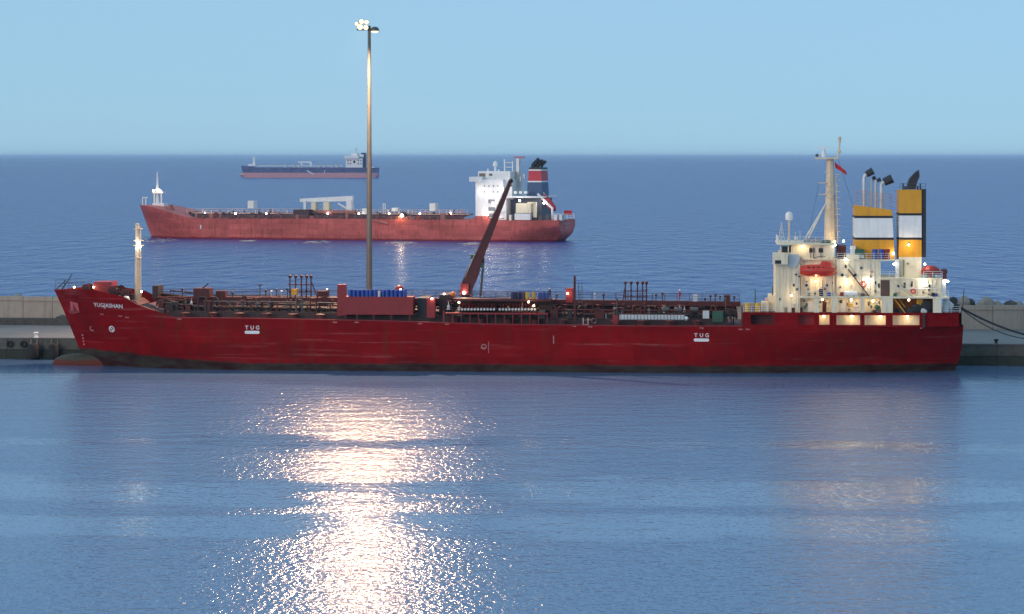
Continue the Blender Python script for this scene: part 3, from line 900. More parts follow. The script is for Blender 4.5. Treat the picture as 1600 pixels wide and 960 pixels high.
b_ = MB(); a = F.p(973, 470, -1); b = F.p(978, 441, -1); b_.rod(a, b, .09, n=6); b_.build('vent_brace', M_deckred, ship)
b_ = MB(); a = F.p(486, 440, -1); b = F.p(497, 467, -1); b_.rod(a, b, .09, n=6); b_.build('vent_brace', M_deckred, ship)
b_ = MB(); a = F.p(315, 452, -1); b = F.p(326, 443, -1); b_.rod(a, b, .10, n=6); b_.build('hose_davit', M_pipedark, ship)
for px, top in ((285, 455), (330, 452), (346, 455), (415, 453), (424, 455), (432, 452), (440, 455), (500, 455), (511, 452), (870, 460), (930, 458), (943, 460), (1025, 460), (1035, 458), (1110, 462), (1118, 460), (1125, 463)):
    b_ = MB(); x, y, z = F.p(px, top, rnd.uniform(-1, 3)); b_.rod((x, y, z - 1.9), (x, y, z), .08, n=6); b_.lathe([(.08, z - .3), (.2, z - .25), (.2, z), (.04, z + .08)], (x, y, 0), 8); b_.build('air_vent', rnd.choice([M_deckred, M_pipegrey, M_galv]), ship)
# hose handling post amidships
b_ = MB(); x = F.x(898, -6); b_.box(x - .17, x + .17, -6.2, -5.86, F.z(502, 898, -6), F.z(431, 898, -6)); hpst = b_.build('midship_post', M_deckred, ship)
b_ = MB()
for dx in (.55, 1.15): b_.rod((x + dx, -6, F.z(474, 898, -6)), (x + dx, -6, F.z(442, 898, -6)), .05, n=5)
for k in range(8): b_.rod((x + .55, -6, F.z(472 - 4 * k, 898, -6)), (x + 1.15, -6, F.z(472 - 4 * k, 898, -6)), .04, n=4)
b_.build('ladder', M_pipegrey, hpst)
# manifold: pipe ends, drip tray
mtray = MB(); F.box(mtray, 695, 489.5, 856, 491.5, -8.0, -6.0); mtray = mtray.build('manifold_tray', M_boxred, ship)
for k in range(13):
    px = 694 + k * 13.4; b_ = MB(); F.box(b_, px - .6, 491.4, px + .6, 506, -8.0, -7.85); b_.build('tray_post', M_boxred, mtray)
b_ = MB(); F.box(b_, 692, 486, 694, 506, -8.05, -7.8); b_.build('tray_post', M_boxred, mtray)
for k in range(24):
    px = 717 + k * 5.0 + (4 if k > 11 else 0); x, y, z = F.p(px, 483.5, -6.3)
    b_ = MB(); b_.rod((x, -4.2, z), (x, -6.4, z), .16, n=9); b_.lathe([(.16, -6.3), (.25, -6.3), (.25, -6.45), (.16, -6.45)], (x, 0, z), 9, 'y')
    o = b_.build('manifold_pipe', M_pipegrey, ship, smooth=True)
    b_ = MB(); b_.rod((x, -6.46, z), (x, -6.56, z), .19, n=9); b_.build('blank_flange', M_galv, o)
    b_ = MB(); b_.rod((x, -5.2, z), (x, -5.2, z + .75), .06, n=5); b_.torus((x, -5.2, z + .75), .2, .04, 'z', 8, 4); b_.build('handwheel', M_boxred, o)
b_ = MB(); F.box(b_, 712, 467.5, 860, 471, -6.5, -2); b_.build('manifold_platform', M_deckred, ship)
b_ = MB(); b_.rail([F.p(712, 468, -6.4), F.p(858, 468, -6.4)], 1.1, 3, 1.3); b_.build('platform_rail', M_pipegrey, ship)
b_ = MB(); F.box(b_, 708, 471, 862, 478, -3.5, -2.8); b_.build('manifold_beam', M_pipedark, ship)
# accommodation ladder stowed along the side
gw = MB(); F.box(gw, 968, 492.5, 1070, 500, -7.9, -7.4); gang = gw.build('accommodation_ladder', M_galv, ship)
for k in range(20):
    px = 970 + k * 5.2; b_ = MB(); F.box(b_, px - .35, 491.7, px + .35, 500.5, -7.98, -7.9); b_.build('ladder_tread', M_pipegrey, gang)
x, y, z = F.p(1072, 498, -7.6); b_ = MB(); b_.ball((x, y, z), .34, 10); b_.build('ladder_roller', M_white, gang, smooth=True)
# square frame and tyre-like hose reel at the side
b_ = MB(); x, y, z = F.p(915, 503, -7.7)
for s_ in (-.38, .38): b_.box(x + s_ - .07, x + s_ + .07, y - .06, y + .06, z - .5, z + .6)
b_.box(x - .45, x + .45, y - .06, y + .06, z - .55, z - .41); b_.build('fairlead_frame', M_galv, ship)
for px in (928,):
    b_ = MB(); x, y, z = F.p(px, 502, -7.7); b_.torus((x, y, z), .36, .1, 'y'); b_.build('hose_reel', M_pipegrey, ship, smooth=True)
for px, w_ in ((1040, 2), (1085, 2), (1060, 1.5)):
    b_ = MB(); x, y, z = F.p(px, 484, -5); b_.lathe([(.3, -.6), (.4, -.5), (.4, .5), (.3, .6)], (x, y, z), 10, 'x'); b_.build('filter_vessel', M_pipegrey, ship, smooth=True)

# ---- deck crane
cr = MB(); cx = F.x(728, 0)
cr.lathe([(1.0, dz(728)), (1.0, dz(728) + .3), (.78, dz(728) + .5), (.74, F.z(458, 728)), (1.0, F.z(457, 728)), (1.0, F.z(452, 728)), (.3, F.z(451, 728))], (cx, 0, 0), 14)
crane = cr.build('deck_crane', M_deckred, ship, smooth=True)
A = Vector((F.x(728), 0, F.z(452, 728))); B = Vector((F.x(798), 0, F.z(283, 798)))
def boom(A, B, w0, w1, h0, h1, m, name, bulge=None):
    d = (B - A).normalized(); n = Vector((-d.z, 0, d.x)); s_ = Vector((0, 1, 0))
    st_ = bulge or [(0, w0, h0), (1, w1, h1)]
    mb = MB(); N_ = len(st_)
    for t, w_, h_ in st_:
        c_ = A.lerp(B, t)
        mb.v += [tuple(c_ + s_ * (a_ * w_) + n * (b_ * h_)) for a_, b_ in ((-1, -1), (1, -1), (1, 1), (-1, 1))]
    for k in range(N_ - 1):
        for i in range(4): mb.f.append((4 * k + i, 4 * k + (i + 1) % 4, 4 * k + 4 + (i + 1) % 4, 4 * k + 4 + i))
    mb.f += [(3, 2, 1, 0), tuple(range(4 * N_ - 4, 4 * N_))]
    return mb.build(name, m, crane)
boom(A, B, 0, 0, 0, 0, M_deckred, 'boom', [(0, .85, .95), (.14, .75, .98), (.24, .6, .80), (.34, .5, .66), (.6, .36, .52), (.85, .26, .36), (1, .22, .26)])
d = (B - A).normalized(); nrm = Vector((-d.z, 0, d.x))
b_ = MB(); b_.rod(A + nrm * -1.5 + Vector((0.9, 0, -.6)), A.lerp(B, .30) + nrm * -.78, .20, .16, 8); b_.build('luffing_cylinder', M_pipegrey, crane)
b_ = MB(); b_.ball(tuple(B), .38, 10); b_.rod(B, B + Vector((.1, 0, -.9)), .1, n=6); b_.build('boom_head', M_black, crane, smooth=True)
b_ = MB(); b_.rod(B + nrm * .35, A + nrm * .95 + d * 2, .035, n=4); b_.build('hoist_wire', M_black, crane)
for t, sgn in ((.28, 1), (.24, -1)):
    b_ = MB(); c_ = A.lerp(B, t) + nrm * (.85 * sgn); b_.box(c_.x - .4, c_.x + .4, -.5, .5, c_.z - .35, c_.z + .35); b_.build('winch_motor', M_green, crane)
b_ = MB(); x, z = A.x, A.z; b_.box(x - 1.1, x + 1.1, -1.4, 1.2, z - .9, z - .75); b_.rail([(x - 1.1, -1.4, z - .75), (x + 1.1, -1.4, z - .75)], 1.0, 2, .7); b_.build('crane_platform', M_deckred, crane)
b_ = MB(); b_.box(x - .75, x + .55, -1.25, -.75, z - .7, z + .9); b_.build('operator_cab', M_boxred, crane)
b_ = MB()
for s_ in (-.25, .25): b_.rod(A + nrm * .9 + Vector((0, s_ - .5, 0)), A.lerp(B, .3) + nrm * .75 + Vector((0, s_ - .5, 0)), .05, n=4)
for k in range(14): c_ = A.lerp(B, .3 * k / 13) + nrm * (.9 - .15 * k / 13); b_.rod(c_ + Vector((0, -.75, 0)), c_ + Vector((0, -.25, 0)), .04, n=4)
b_.build('boom_ladder', M_mastpaint, crane)
lamp(crane, (x - .15, -1.65, z - .5), E_cool, 40, .22, (1, .85, .7), (0, -.8, .3), 'work_lamp')

# ---- small lamps along the deck
for px, py, y, w_, m in ((116, 449, -3.4, 0, E_warm), (626, 453, -6.2, 0, E_cool), (675, 467, -7.3, 60, E_cool), (694, 460, -4, 0, E_cool), (826, 472, -6.6, 60, E_warm), (834, 478, -6.7, 40, E_warm), (717, 473, -6.6, 0, E_warm),
                         (887, 459, -2.2, 60, E_warm), (146, 449, -3.6, 50, E_warm), (221, 456, -3, 60, E_cool)):
    lamp(ship, F.p(px, py, y), m, w_ * .35, .14, off=(0, -.6, -.1))

# ------------------------------------------------------------------ superstructure of the red tanker
def strip_on_side(px0, py0, px1, py1, m, name, parent, th=.14, n=None):
    n = n or max(1, int((px1 - px0) / 8)); mb = MB()
    for i in range(n):
        pa, pb_ = px0 + (px1 - px0) * i / n, px0 + (px1 - px0) * (i + 1) / n
        xa, xb = F.x(pa, -HB), F.x(pb_, -HB); zm0, zm1 = F.z(py1, 1330, -HB), F.z(py0, 1330, -HB)
        ya, yb = -hull_b(xa, 8.5), -hull_b(xb, 8.5)
        mb.hexa([(xa, ya, zm0), (xb, yb, zm0), (xb, yb + th, zm0), (xa, ya + th, zm0), (xa, ya, zm1), (xb, yb, zm1), (xb, yb + th, zm1), (xa, ya + th, zm1)])
    return mb.build(name, m, parent)
poop = strip_on_side(1160, 489, 1501, 492.8, M_hull, 'poop_bulwark', ship)
strip_on_side(1160, 508, 1501, 511.2, M_hull, 'bulwark_sill', poop)
ops = [(1173, 1210), (1247, 1272), (1280, 1296), (1307, 1344), (1351, 1384), (1395, 1437)]
edges = [1160] + [v_ for o_ in ops for v_ in o_] + [1501]
for a, b in zip(edges[0::2], edges[1::2]): strip_on_side(a, 492.8, b, 508, M_hull, 'bulwark_post', poop)
sb = MB()                                                     # far side and stern of the bulwark
zb0, zb1 = F.z(511, 1330, -HB), F.z(489, 1330, -HB)
for i in range(20):
    xa = XPO + (XS - .4 - XPO) * i / 20; xb = XPO + (XS - .4 - XPO) * (i + 1) / 20
    sb.add([(xa, hull_b(xa, 8.5), zb0), (xb, hull_b(xb, 8.5), zb0), (xb, hull_b(xb, 8.5), zb1), (xa, hull_b(xa, 8.5), zb1)], [(0, 1, 2, 3)])
xe = XS - .4; sb.add([(xe, -hull_b(xe, 8.5), zb0), (xe, hull_b(xe, 8.5), zb0), (xe, hull_b(xe, 8.5), zb1), (xe, -hull_b(xe, 8.5), zb1)], [(0, 1, 2, 3)])
sb.build('stern_bulwark', M_hull, poop)
fb_ = MB(); fb_.box(XPO, XPO + .15, -HB + .1, HB - .1, F.z(511, 1160, -HB), zb1); fb_.build('poop_front', M_deckred, poop)
# passage inner wall, poop deck
pw = MB(); F.box(pw, 1212, 489.5, 1440, 513, -6.7, -6.4); pw.build('passage_wall', M_cream, poop)
pw = MB(); F.box(pw, 1162, 489.5, 1211.5, 513, -6.7, -6.4); pw.build('passage_wall', M_deckred, poop)
pw = MB(); F.box(pw, 1247, 489.5, 1277, 513, -6.85, -6.72); pw.build('passage_locker', M_boxred, poop)
pw = MB(); F.box(pw, 1441, 489.5, 1446, 513, -HB + .3, 6); pw.build('passage_end', M_deckred, poop)
pd = MB(); ZP = F.z(489.3, 1330, -HB)
n = 24; x0 = XPO
for i in range(n):
    xa = x0 + (XS - .5 - x0) * i / n; xb = x0 + (XS - .5 - x0) * (i + 1) / n
    ba, bb = hull_b(xa, 8.5) - .16, hull_b(xb, 8.5) - .16
    pd.hexa([(xa, -ba, ZP - .16), (xb, -bb, ZP - .16), (xb, bb, ZP - .16), (xa, ba, ZP - .16), (xa, -ba, ZP - .02), (xb, -bb, ZP - .02), (xb, bb, ZP - .02), (xa, ba, ZP - .02)])
pd.build('poop_deck', M_deckred, ship)
for px, y, w_ in ((1221, -8.0, 60), (1287, -7.6, 60), (1331, -7.6, 90), (1376, -7.6, 90), (1418, -7.6, 90)):
    lamp(poop, (F.x(px, y), y, F.z(495, 1330, y)), E_warm, w_ * .30, .17, (1, .68, .36), (0, .05, -.35), 'passage_lamp')

sup = MB(); F.box(sup, 1212, 407, 1250, 489, -7.3, 7.3)      # front tower
F.box(sup, 1250, 407, 1307, 466, -6.2, 6.2)
sup = sup.build('superstructure', M_cream, ship)
sup['label'] = 'cream painted deckhouse tower with bridge on top'
def part(px0, py0, px1, py1, y0, y1, m, name, parent=sup):
    b_ = MB(); F.box(b_, px0, py0, px1, py1, y0, y1); return b_.build(name, m, parent)
part(1307.2, 408, 1376, 465, -6.9, 6.9, M_cream, 'deckhouse')
blk3 = part(1376.2, 436.5, 1471, 465, -6.9, 6.9, M_cream, 'aft_deckhouse')
part(1250.2, 466.5, 1395, 489, -6.0, 6.0, M_cream, 'lower_deckhouse')
part(1395.2, 466.5, 1470, 489, -2.6, 6.0, mat('brown_lagging', (.22, .09, .04), .7, var=.3), 'machinery_casing')
deckA = part(1250, 463.6, 1483, 466.4, -8.3, 8.3, M_cream, 'boat_deck')
part(1212, 405.2, 1309, 407, -6.6, 6.6, M_cream, 'bridge_deck')
part(1307, 406, 1398, 408, -7.1, 7.1, M_cream, 'upper_deck')
part(1376, 434.6, 1473, 436.6, -7.1, 7.1, M_cream, 'aft_deck')
for a, b in ((1272, 1280), (1300, 1308.5), (1344, 1351), (1377, 1395), (1458, 1471)):
    part(a, 466.5, b, 489, -8.25, -7.6, M_cream, 'deck_pillar')
# vertical stiffeners on the tower and the aft house
for px in (1217, 1223, 1228, 1236, 1243): part(px - .5, 420, px + .5, 488, -7.42, -7.3, M_cream, 'wall_stiffener')
for px in (1252, 1259, 1266, 1273, 1280, 1287, 1294, 1301): part(px - .4, 436, px + .4, 463, -6.3, -6.2, M_cream, 'wall_stiffener')
for px in (1432, 1438, 1444, 1450, 1456, 1462, 1468): part(px - .5, 438, px + .5, 463, -7.02, -6.9, M_cream, 'wall_stiffener')
for px in (1326, 1352, 1366): part(px - .4, 409, px + .4, 463, -6.98, -6.9, M_cream, 'wall_stiffener')
part(1376, 438, 1390, 463, -6.97, -6.9, mat('recess_shade_paint', (.10, .05, .04), .7), 'painted_recess')  # dark recess opening, painted as a flat panel with its shade in the colour
# doors and small fittings
for px0, py0, px1, py1, y, m, nm in ((1226, 481, 1230, 489, -7.36, M_deckred, 'vent_opening'), (1237, 481, 1242, 489, -7.36, M_deckred, 'vent_opening'), (1250.5, 481, 1254, 489, -7.0, M_deckred, 'vent_opening'),
        (1239, 444, 1241.5, 448, -7.4, M_black, 'porthole'), (1320, 414, 1323, 419, -6.96, M_black, 'porthole'), (1358, 414, 1362, 420, -6.98, M_galv, 'hatch'),
        (1366, 440, 1369, 445, -6.98, M_black, 'porthole'), (1372, 443, 1374.5, 450, -6.98, M_black, 'porthole'), (1412, 442, 1415, 450, -7.0, M_black, 'porthole'), (1424, 440, 1426, 446, -7.0, M_black, 'porthole'),
        (1262, 470, 1270, 489, -6.08, M_white, 'door'), (1285, 472, 1291, 489, -6.08, M_deckred, 'door'), (1313, 470, 1321, 489, -6.08, M_white, 'door'), (1334, 470, 1341, 489, -6.08, M_white, 'door'), (1356, 472, 1359, 478, -6.08, M_green, 'wall_box'), (1368, 470, 1374, 489, -6.08, M_white, 'door'),
        (1312, 469, 1316, 474, -6.1, M_green, 'wall_box'), (1326, 475, 1332, 480, -6.1, M_yellow, 'wall_box'), (1337, 473, 1340, 477, -6.1, M_black, 'wall_box'), (1259, 474, 1262, 479, -6.1, M_pipegrey, 'wall_box')):
    part(px0, py0, px1, py1, y, y + .2, m, nm)
for px, py in ((1350, 444), (1427, 455)):
    b_ = MB(); x, y, z = F.p(px, py, -7.1); b_.torus((x, y, z), .34, .1, 'y'); o = b_.build('lifebuoy', M_lifeboat, None, smooth=True)
    o.parent = None; o.location = (F.X0, F.Y0, 0); o.rotation_euler = (0, 0, -F.a)
    tag(o, 'orange lifebuoy on the cream wall ' + ('below the slanting stair amidships' if px == 1350 else 'of the aft deckhouse'), 'lifebuoy')
# bridge
br = part(1238, 383, 1304, 405.2, -6.1, 6.1, M_cream, 'bridge')
bfr = part(1219, 395, 1238, 405.2, -6.1, 6.1, M_cream, 'bridge_front', br)
part(1222, 385.5, 1238, 395, -5.7, 5.7, M_glass, 'bridge_window_band', br)
for px in (1219, 1231, 1236): part(px, 384, px + 1.6, 395.2, -6.1, -5.85, M_cream, 'window_post', br)
part(1214.5, 380.4, 1306, 383, -7.0, 7.0, M_cream, 'bridge_roof', br)
for a, b in ((1264.5, 1273), (1279, 1286)):
    part(a - .8, 387, b + .8, 396, -6.17, -6.1, M_cream, 'window_frame', br); part(a, 388, b, 395, -6.2, -6.12, M_glass, 'window', br)
wing = part(1208, 396, 1231, 413.5, -9.3, -6.1, M_cream, 'bridge_wing', br)
part(1211, 407, 1220.5, 412.5, -9.36, -9.2, M_glass, 'wing_opening', wing)
b_ = MB(); xa, xb = F.x(1231.2, -7.6), F.x(1251, -7.6)
b_.prism([(xa, F.z(398, 1240, -7.6)), (xb - .5, F.z(397, 1240, -7.6)), (xb, F.z(404, 1240, -7.6)), (xb - .8, F.z(419, 1240, -7.6)), (xa + .2, F.z(417, 1240, -7.6))], -7.6, -6.3); b_.build('wing_bracket', M_galv, br)
b_ = MB(); b_.rail([F.p(1216, 380.6, -6.8), F.p(1304, 380.6, -6.8)], 1.0, 3, 1.3, .03); b_.rail([F.p(1216, 380.6, -6.8), (F.x(1216, -6.8), 6.8, F.z(380.6, 1216, -6.8))], 1.0, 3, 1.3, .03); b_.build('roof_rail', M_white, br)
nb = part(1256, 373, 1284, 379, -6.3, -6.2, mat('name_board', (.03, .05, .09), .5), 'name_board', br)
v, f = text_faces('YUGJASHAN', .5); x, y, z = F.p(1270, 377.6, -6.3)
b_ = MB(); b_.add([(x + a_, -6.33, z + c_) for a_, c_ in v], f); b_.build('board_lettering', M_mark, nb, fix=False)
part(1284, 376, 1298, 380.5, -5.5, -3, M_green, 'roof_locker', br)
# dome aerial, small lattice mast
b_ = MB(); x = F.x(1233, -3); z0, z1 = F.z(380.5, 1233, -3), F.z(344, 1233, -3)
b_.rod((x, -3, z0), (x, -3, z1), .16, .14); dm = b_.build('aerial_post', M_mastpaint, br)
b_ = MB(); b_.lathe([(.2, z1 - .1), (.55, z1), (.6, z1 + .5), (.55, z1 + .9), (.38, z1 + 1.2), (.02, z1 + 1.32)], (x, -3, 0), 14); b_.build('satellite_dome', M_white, dm, smooth=True)
b_ = MB()
xs_ = F.x(1221, -4); zt_ = F.z(347, 1221, -4)
for sx, sy in ((-1, -1), (1, -1), (0, 1)): b_.rod((xs_ + sx * .55, -4 + sy * .5, z0), (xs_, -4, zt_), .05, n=5)
for k in range(5):
    t = k / 6; zz = z0 + (zt_ - z0) * t; r_ = .55 * (1 - t)
    b_.rod((xs_ - r_, -4 - r_, zz), (xs_ + r_, -4 - r_, zz), .04, n=4)
    b_.rod((xs_ - r_, -4 - r_, zz), (xs_ + r_ * .8, -4 - r_ * .8, zz + (zt_ - z0) / 6), .03, n=4)
b_.build('lattice_aerial', M_galv, br)
for px, h_ in ((1243, 363), (1250, 360)):
    b_ = MB(); b_.rod(F.p(px, 381, -2), F.p(px, h_, -2), .05, n=5); b_.build('whip_aerial', M_galv, br)
b_ = MB(); x, y, z = F.p(1244, 375, -4); b_.rod((x, y, z - .7), (x, y, z), .1); b_.ball((x, y, z + .2), .35, 10); b_.build('searchlight', M_galv, br, smooth=True)

# radar mast
zb_, zt_ = F.z(381, 1297, 0), F.z(249, 1296, 0); xm = F.x(1297, 0)
b_ = MB(); b_.lathe([(.95, zb_), (.85, zb_ + 4), (.62, zt_ - 3), (.55, zt_), (.1, zt_ + .05)], (xm, 0, 0), 8); rm = b_.build('radar_mast', M_mastpaint, ship, smooth=True)
b_ = MB()
for dy in (-.25, .25): b_.rod((xm + 1.2, dy, zb_), (xm + .95, dy, F.z(275, 1297)), .08, n=5)
for k in range(24): b_.rod((xm + 1.18 - .01 * k, -.25, zb_ + .42 * k), (xm + 1.18 - .01 * k, .25, zb_ + .42 * k), .04, n=4)
for k in range(12):
    zz = zb_ + .9 * k + 1; b_.tube([(xm + .8, -.35, zz), (xm + 1.55, -.42, zz), (xm + 1.58, .42, zz), (xm + .8, .35, zz)], .045, 4)
b_.build('caged_ladder', M_mastpaint, rm)
pl = MB(); F.box(pl, 1274, 246.5, 1310, 249, -1.3, 1.3); pl = pl.build('mast_platform', M_mastpaint, rm)
b_ = MB(); b_.tube([F.p(1296, 253), F.p(1302, 248), F.p(1309, 246), F.p(1311, 238), F.p(1312, 222)], [.12, .14, .16, .16, .13], 7); b_.rod(F.p(1312, 222), F.p(1312, 214), .22, n=8); b_.lathe([(.3, -.15), (.3, .15)], F.p(1311.5, 237), 8); b_.build('yard_post', M_mastpaint, rm)
b_ = MB(); x, y, z = F.p(1287, 246, -.6); b_.lathe([(.35, z), (.4, z + .5), (.28, z + .9), (.22, z + 1.25), (.02, z + 1.3)], (x, y, 0), 10); rs = b_.build('radar_pedestal', M_white, rm, smooth=True)
b_ = MB(); z = F.z(231, 1287); b_.box(F.x(1276.5), F.x(1296), -.85, -.45, z - .12, z + .12); b_.build('radar_scanner', M_white, rs)
b_ = MB(); x, y, z = F.p(1276.5, 243, -.4); b_.ball((x, y, z), .26, 8); b_.build('mast_light', M_pipegrey, rm, smooth=True)
for py, a, b in ((269, 1289, 1299), (286, 1279, 1300), (304, 1280, 1303), (292, 1291, 1300)):
    b_ = MB(); F.box(b_, a, py - .8, b, py + .8, -.5, .5); b_.build('mast_arm', M_mastpaint, rm)
for dy in (-1.2, 1.2): MB().rod((F.x(1291), dy * .2, F.z(318, 1291)), (F.x(1256 + dy * 3), dy, F.z(381, 1256)), .14, n=6).build('mast_strut', M_galv, rm)
MB().rod(F.p(1309, 248), F.p(1335, 328), .03, n=4).build('stay_wire', M_black, rm); MB().rod(F.p(1280, 286), F.p(1262, 372), .025, n=4).build('stay_wire', M_black, rm)
# flag on the mast
fl = MB(); p0 = Vector(F.p(1304, 258, -.3)); p1 = Vector(F.p(1322, 271, -.3)); hgt = .95
nx = 8
for i in range(nx + 1):
    t = i / nx; c_ = p0.lerp(p1, t); wv = .18 * math.sin(t * 7)
    for s_, th in ((0, .0), (1, 0)): fl.v.append((c_.x + (.15 * s_), c_.y + wv, c_.z + hgt * (.5 - s_) * (1 - .35 * t)))
for i in range(nx): fl.f.append((2 * i, 2 * i + 2, 2 * i + 3, 2 * i + 1))
fo = fl.build('ship_flag', M_flag); fo.location = (F.X0, F.Y0, 0); fo.rotation_euler = (0, 0, -F.a)
md = fo.modifiers.new('thickness', 'SOLIDIFY'); md.thickness = .02
tag(fo, 'small dark red flag flying from the radar mast of the moored tanker', 'flag')

# funnels
def banded(px0, px1, y0, y1, bands, name, top_right=0.0, taper=0.0):
    fobj = None
    for k, (pa, pb_, m, nm) in enumerate(bands):
        xa, xb = F.x(px0, y0), F.x(px1, y0); pm = (px0 + px1) / 2
        grow = .035 if m is M_black else 0.0
        za, zb2 = F.z(pb_, pm, y0), F.z(pa, pm, y0)
        dzr = 0.0; dzb = 0.0
        if k == 0: dzr = -top_right
        if k in (0,): dzb = -top_right * -.9
        mb = MB()
        sl = lambda z_: (1 - (z_ - F.z(405, pm, y0)) / 9) * taper
        mb.hexa([(xa - grow, y0 - grow, za), (xb + grow + sl(za), y0 - grow, za), (xb + grow + sl(za), y1 + grow, za), (xa - grow, y1 + grow, za),
                 (xa - grow, y0 - grow, zb2), (xb + grow + sl(zb2), y0 - grow, zb2 + dzr), (xb + grow + sl(zb2), y1 + grow, zb2 + dzr), (xa - grow, y1 + grow, zb2)])
        o = mb.build(nm if fobj else name, m, fobj or ship)
        fobj = fobj or o
    return fobj
fA = banded(1336, 1393, -3.4, 3.4, [(321, 337.5, M_orange, ''), (337.5, 341, M_black, 'black_band'), (341, 371.5, M_white, 'white_band'), (371.5, 375, M_black, 'black_band'), (375, 406, M_orange, 'orange_base')], 'forward_funnel', top_right=.75, taper=.5)
fA['label'] = 'orange funnel with a white band and four exhaust pipes'
fB = banded(1405, 1440, -4.2, 1.6, [(297, 333.5, M_orange, ''), (333.5, 337, M_black, 'black_band'), (337, 371.5, M_white, 'white_band'), (371.5, 375, M_black, 'black_band'), (375, 402, M_orange, 'orange_base'), (402, 436, M_cream, 'funnel_casing')], 'aft_funnel')
fB['label'] = 'taller orange funnel with a white band and one black cowl'
b_ = MB(); F.box(b_, 1440.6, 296, 1447, 402, -3.9, 1.4); b_.build('funnel_duct', M_soot, fB)
b_ = MB()
for k in range(22): b_.rod(F.p(1442, 300 + 6 * k, -4.05), F.p(1446, 300 + 6 * k, -4.05), .04, n=4)
b_.build('funnel_rungs', M_pipegrey, fB)
part(1419, 379, 1421.5, 381, -4.4, -4.2, M_pipegrey, 'lamp_bracket', fB)
# exhaust pipes
def exhaust(px, base_py, top_py, r, m, px2, py2, r2, y, nm='exhaust_pipe'):
    b_ = MB(); x, _, zb = F.p(px, base_py, y); zt = F.z(top_py, px, y)
    x2, _, z2 = F.p(px2, py2, y)
    b_.tube([(x, y, zb), (x, y, zt - r * 1.5), (x + r * .35, y, zt), (x + (x2 - x) * .4, y, zt + (z2 - zt) * .4)], r, 10)
    o = b_.build(nm, m, fA, smooth=True)
    d_ = Vector((x2 - x, 0, z2 - zt)).normalized(); c_ = Vector((x + (x2 - x) * .25, y, zt + (z2 - zt) * .25))
    b_ = MB(); b_.rod(c_, Vector((x2, y, z2)), r2 * .85, r2, 10); b_.build('sooty_outlet', M_soot, o, smooth=False)
exhaust(1350, 326, 275, .30, M_galv, 1364, 267, .58, -2.2)
exhaust(1361.5, 328, 281, .17, M_galv, 1368, 277, .30, -1.0)
exhaust(1368, 328, 284, .17, M_galv, 1376, 280, .30, -1.8)
exhaust(1377, 330, 287, .28, M_galv, 1394, 279, .72, -2.4)
b_ = MB(); b_.rail([F.p(1337, 321, -3.3), F.p(1392, 327, -3.3), F.p(1405, 327, -3.3)], 2.3, 5, 1.0, .03); b_.build('funnel_rail', mat('rail_pink', (.55, .25, .2), .5), fA); b_ = MB(); b_.rail([F.p(1337, 321, 3.2), F.p(1392, 327, 3.2)], 2.3, 5, 1.0, .03); b_.build('funnel_rail', MATS['rail_pink'], fA)
b_ = MB()
for k in range(14): b_.rod(F.p(1395, 330 + 5 * k, -1), F.p(1404, 330 + 5 * k, -1), .06, n=4)
b_.build('funnel_gangway', M_white, fA)
b_ = MB(); b_.prism([(F.x(p, -2.5), F.z(q_, p, -2.5)) for p, q_ in ((1416, 296), (1431, 296), (1432, 288), (1437, 276), (1436, 266), (1430, 270), (1421, 280))], -2.5, -.6); b_.build('exhaust_cowl', M_soot, fB)
for px, h_ in ((1411, 287), (1414, 291), (1434, 291), (1438, 287)): MB().rod(F.p(px, 297, -2), F.p(px, h_, -2), .12, n=6).build('funnel_top_vent', M_soot, fB)
b_ = MB(); b_.rail([F.p(1406, 297, -4.1), F.p(1446, 297, -4.1)], 1.0, 2, 1.0, .03); b_.build('funnel_rail', M_pipegrey, fB)

# equipment on the upper decks
for px0, py0, px1, py1, y0, y1, m, nm in ((1309, 384, 1322, 406, -3, 2, M_deckred, 'upper_locker'), (1323, 398, 1342, 406, -5.5, -3, M_cream, 'vent_trunk'), (1329, 385, 1337, 399, -4.5, -3, M_white, 'vent_trunk'), (1336, 390, 1350, 398, -5.2, -3.4, M_green, 'compressor'), (1338, 398, 1350, 404, -5, -3.6, M_galv, 'compressor_base'),
        (1399, 406, 1405, 436, -5, -4, M_galv, 'ladder_frame'), (1472, 437, 1478, 465, -6.4, -5.9, M_galv, 'aft_frame'), (1474, 467, 1482, 489, -6.6, -6.2, M_galv, 'aft_frame')):
    part(px0, py0, px1, py1, y0, y1, m, nm)
b_ = MB(); x, y, z = F.p(1454, 436, -4.5); b_.lathe([(.5, z), (.5, z + .6), (1.35, z + .7), (1.5, z + 1.1), (1.35, z + 1.6), (.8, z + 2.0), (.05, z + 2.1)], (x, y, 0), 16); mv = b_.build('mushroom_vent', mat('vent_red', (.33, .03, .02), .5, var=.2), sup, smooth=True)
part(1448, 424, 1450, 435, -6.1, -5.9, M_green, 'vent_leg', mv); part(1459, 424, 1461, 435, -6.1, -5.9, M_green, 'vent_leg', mv)
b_ = MB(); x, y, z = F.p(1475, 436, -5); b_.lathe([(.4, z), (.4, z + .8), (.55, z + .9), (.5, z + 1.4), (.05, z + 1.6)], (x, y, 0), 12); b_.build('small_vent', M_deckred, sup, smooth=True)
for pts in ([F.p(1376, 434.8, -7), F.p(1404, 434.8, -7)], [F.p(1443, 434.8, -7), F.p(1472, 434.8, -7)], [F.p(1252, 463.8, -8.2), F.p(1300, 463.8, -8.2)], [F.p(1472, 463.8, -8), F.p(1482, 463.8, -8)], [F.p(1308, 406.2, -7), F.p(1400, 406.2, -7)], [F.p(1472, 489.3, -7.5), F.p(1500, 489.3, -6.2)]):
    b_ = MB(); b_.rail(pts, 1.0, 3, 1.1, .03); b_.build('deck_railing', M_white, sup)
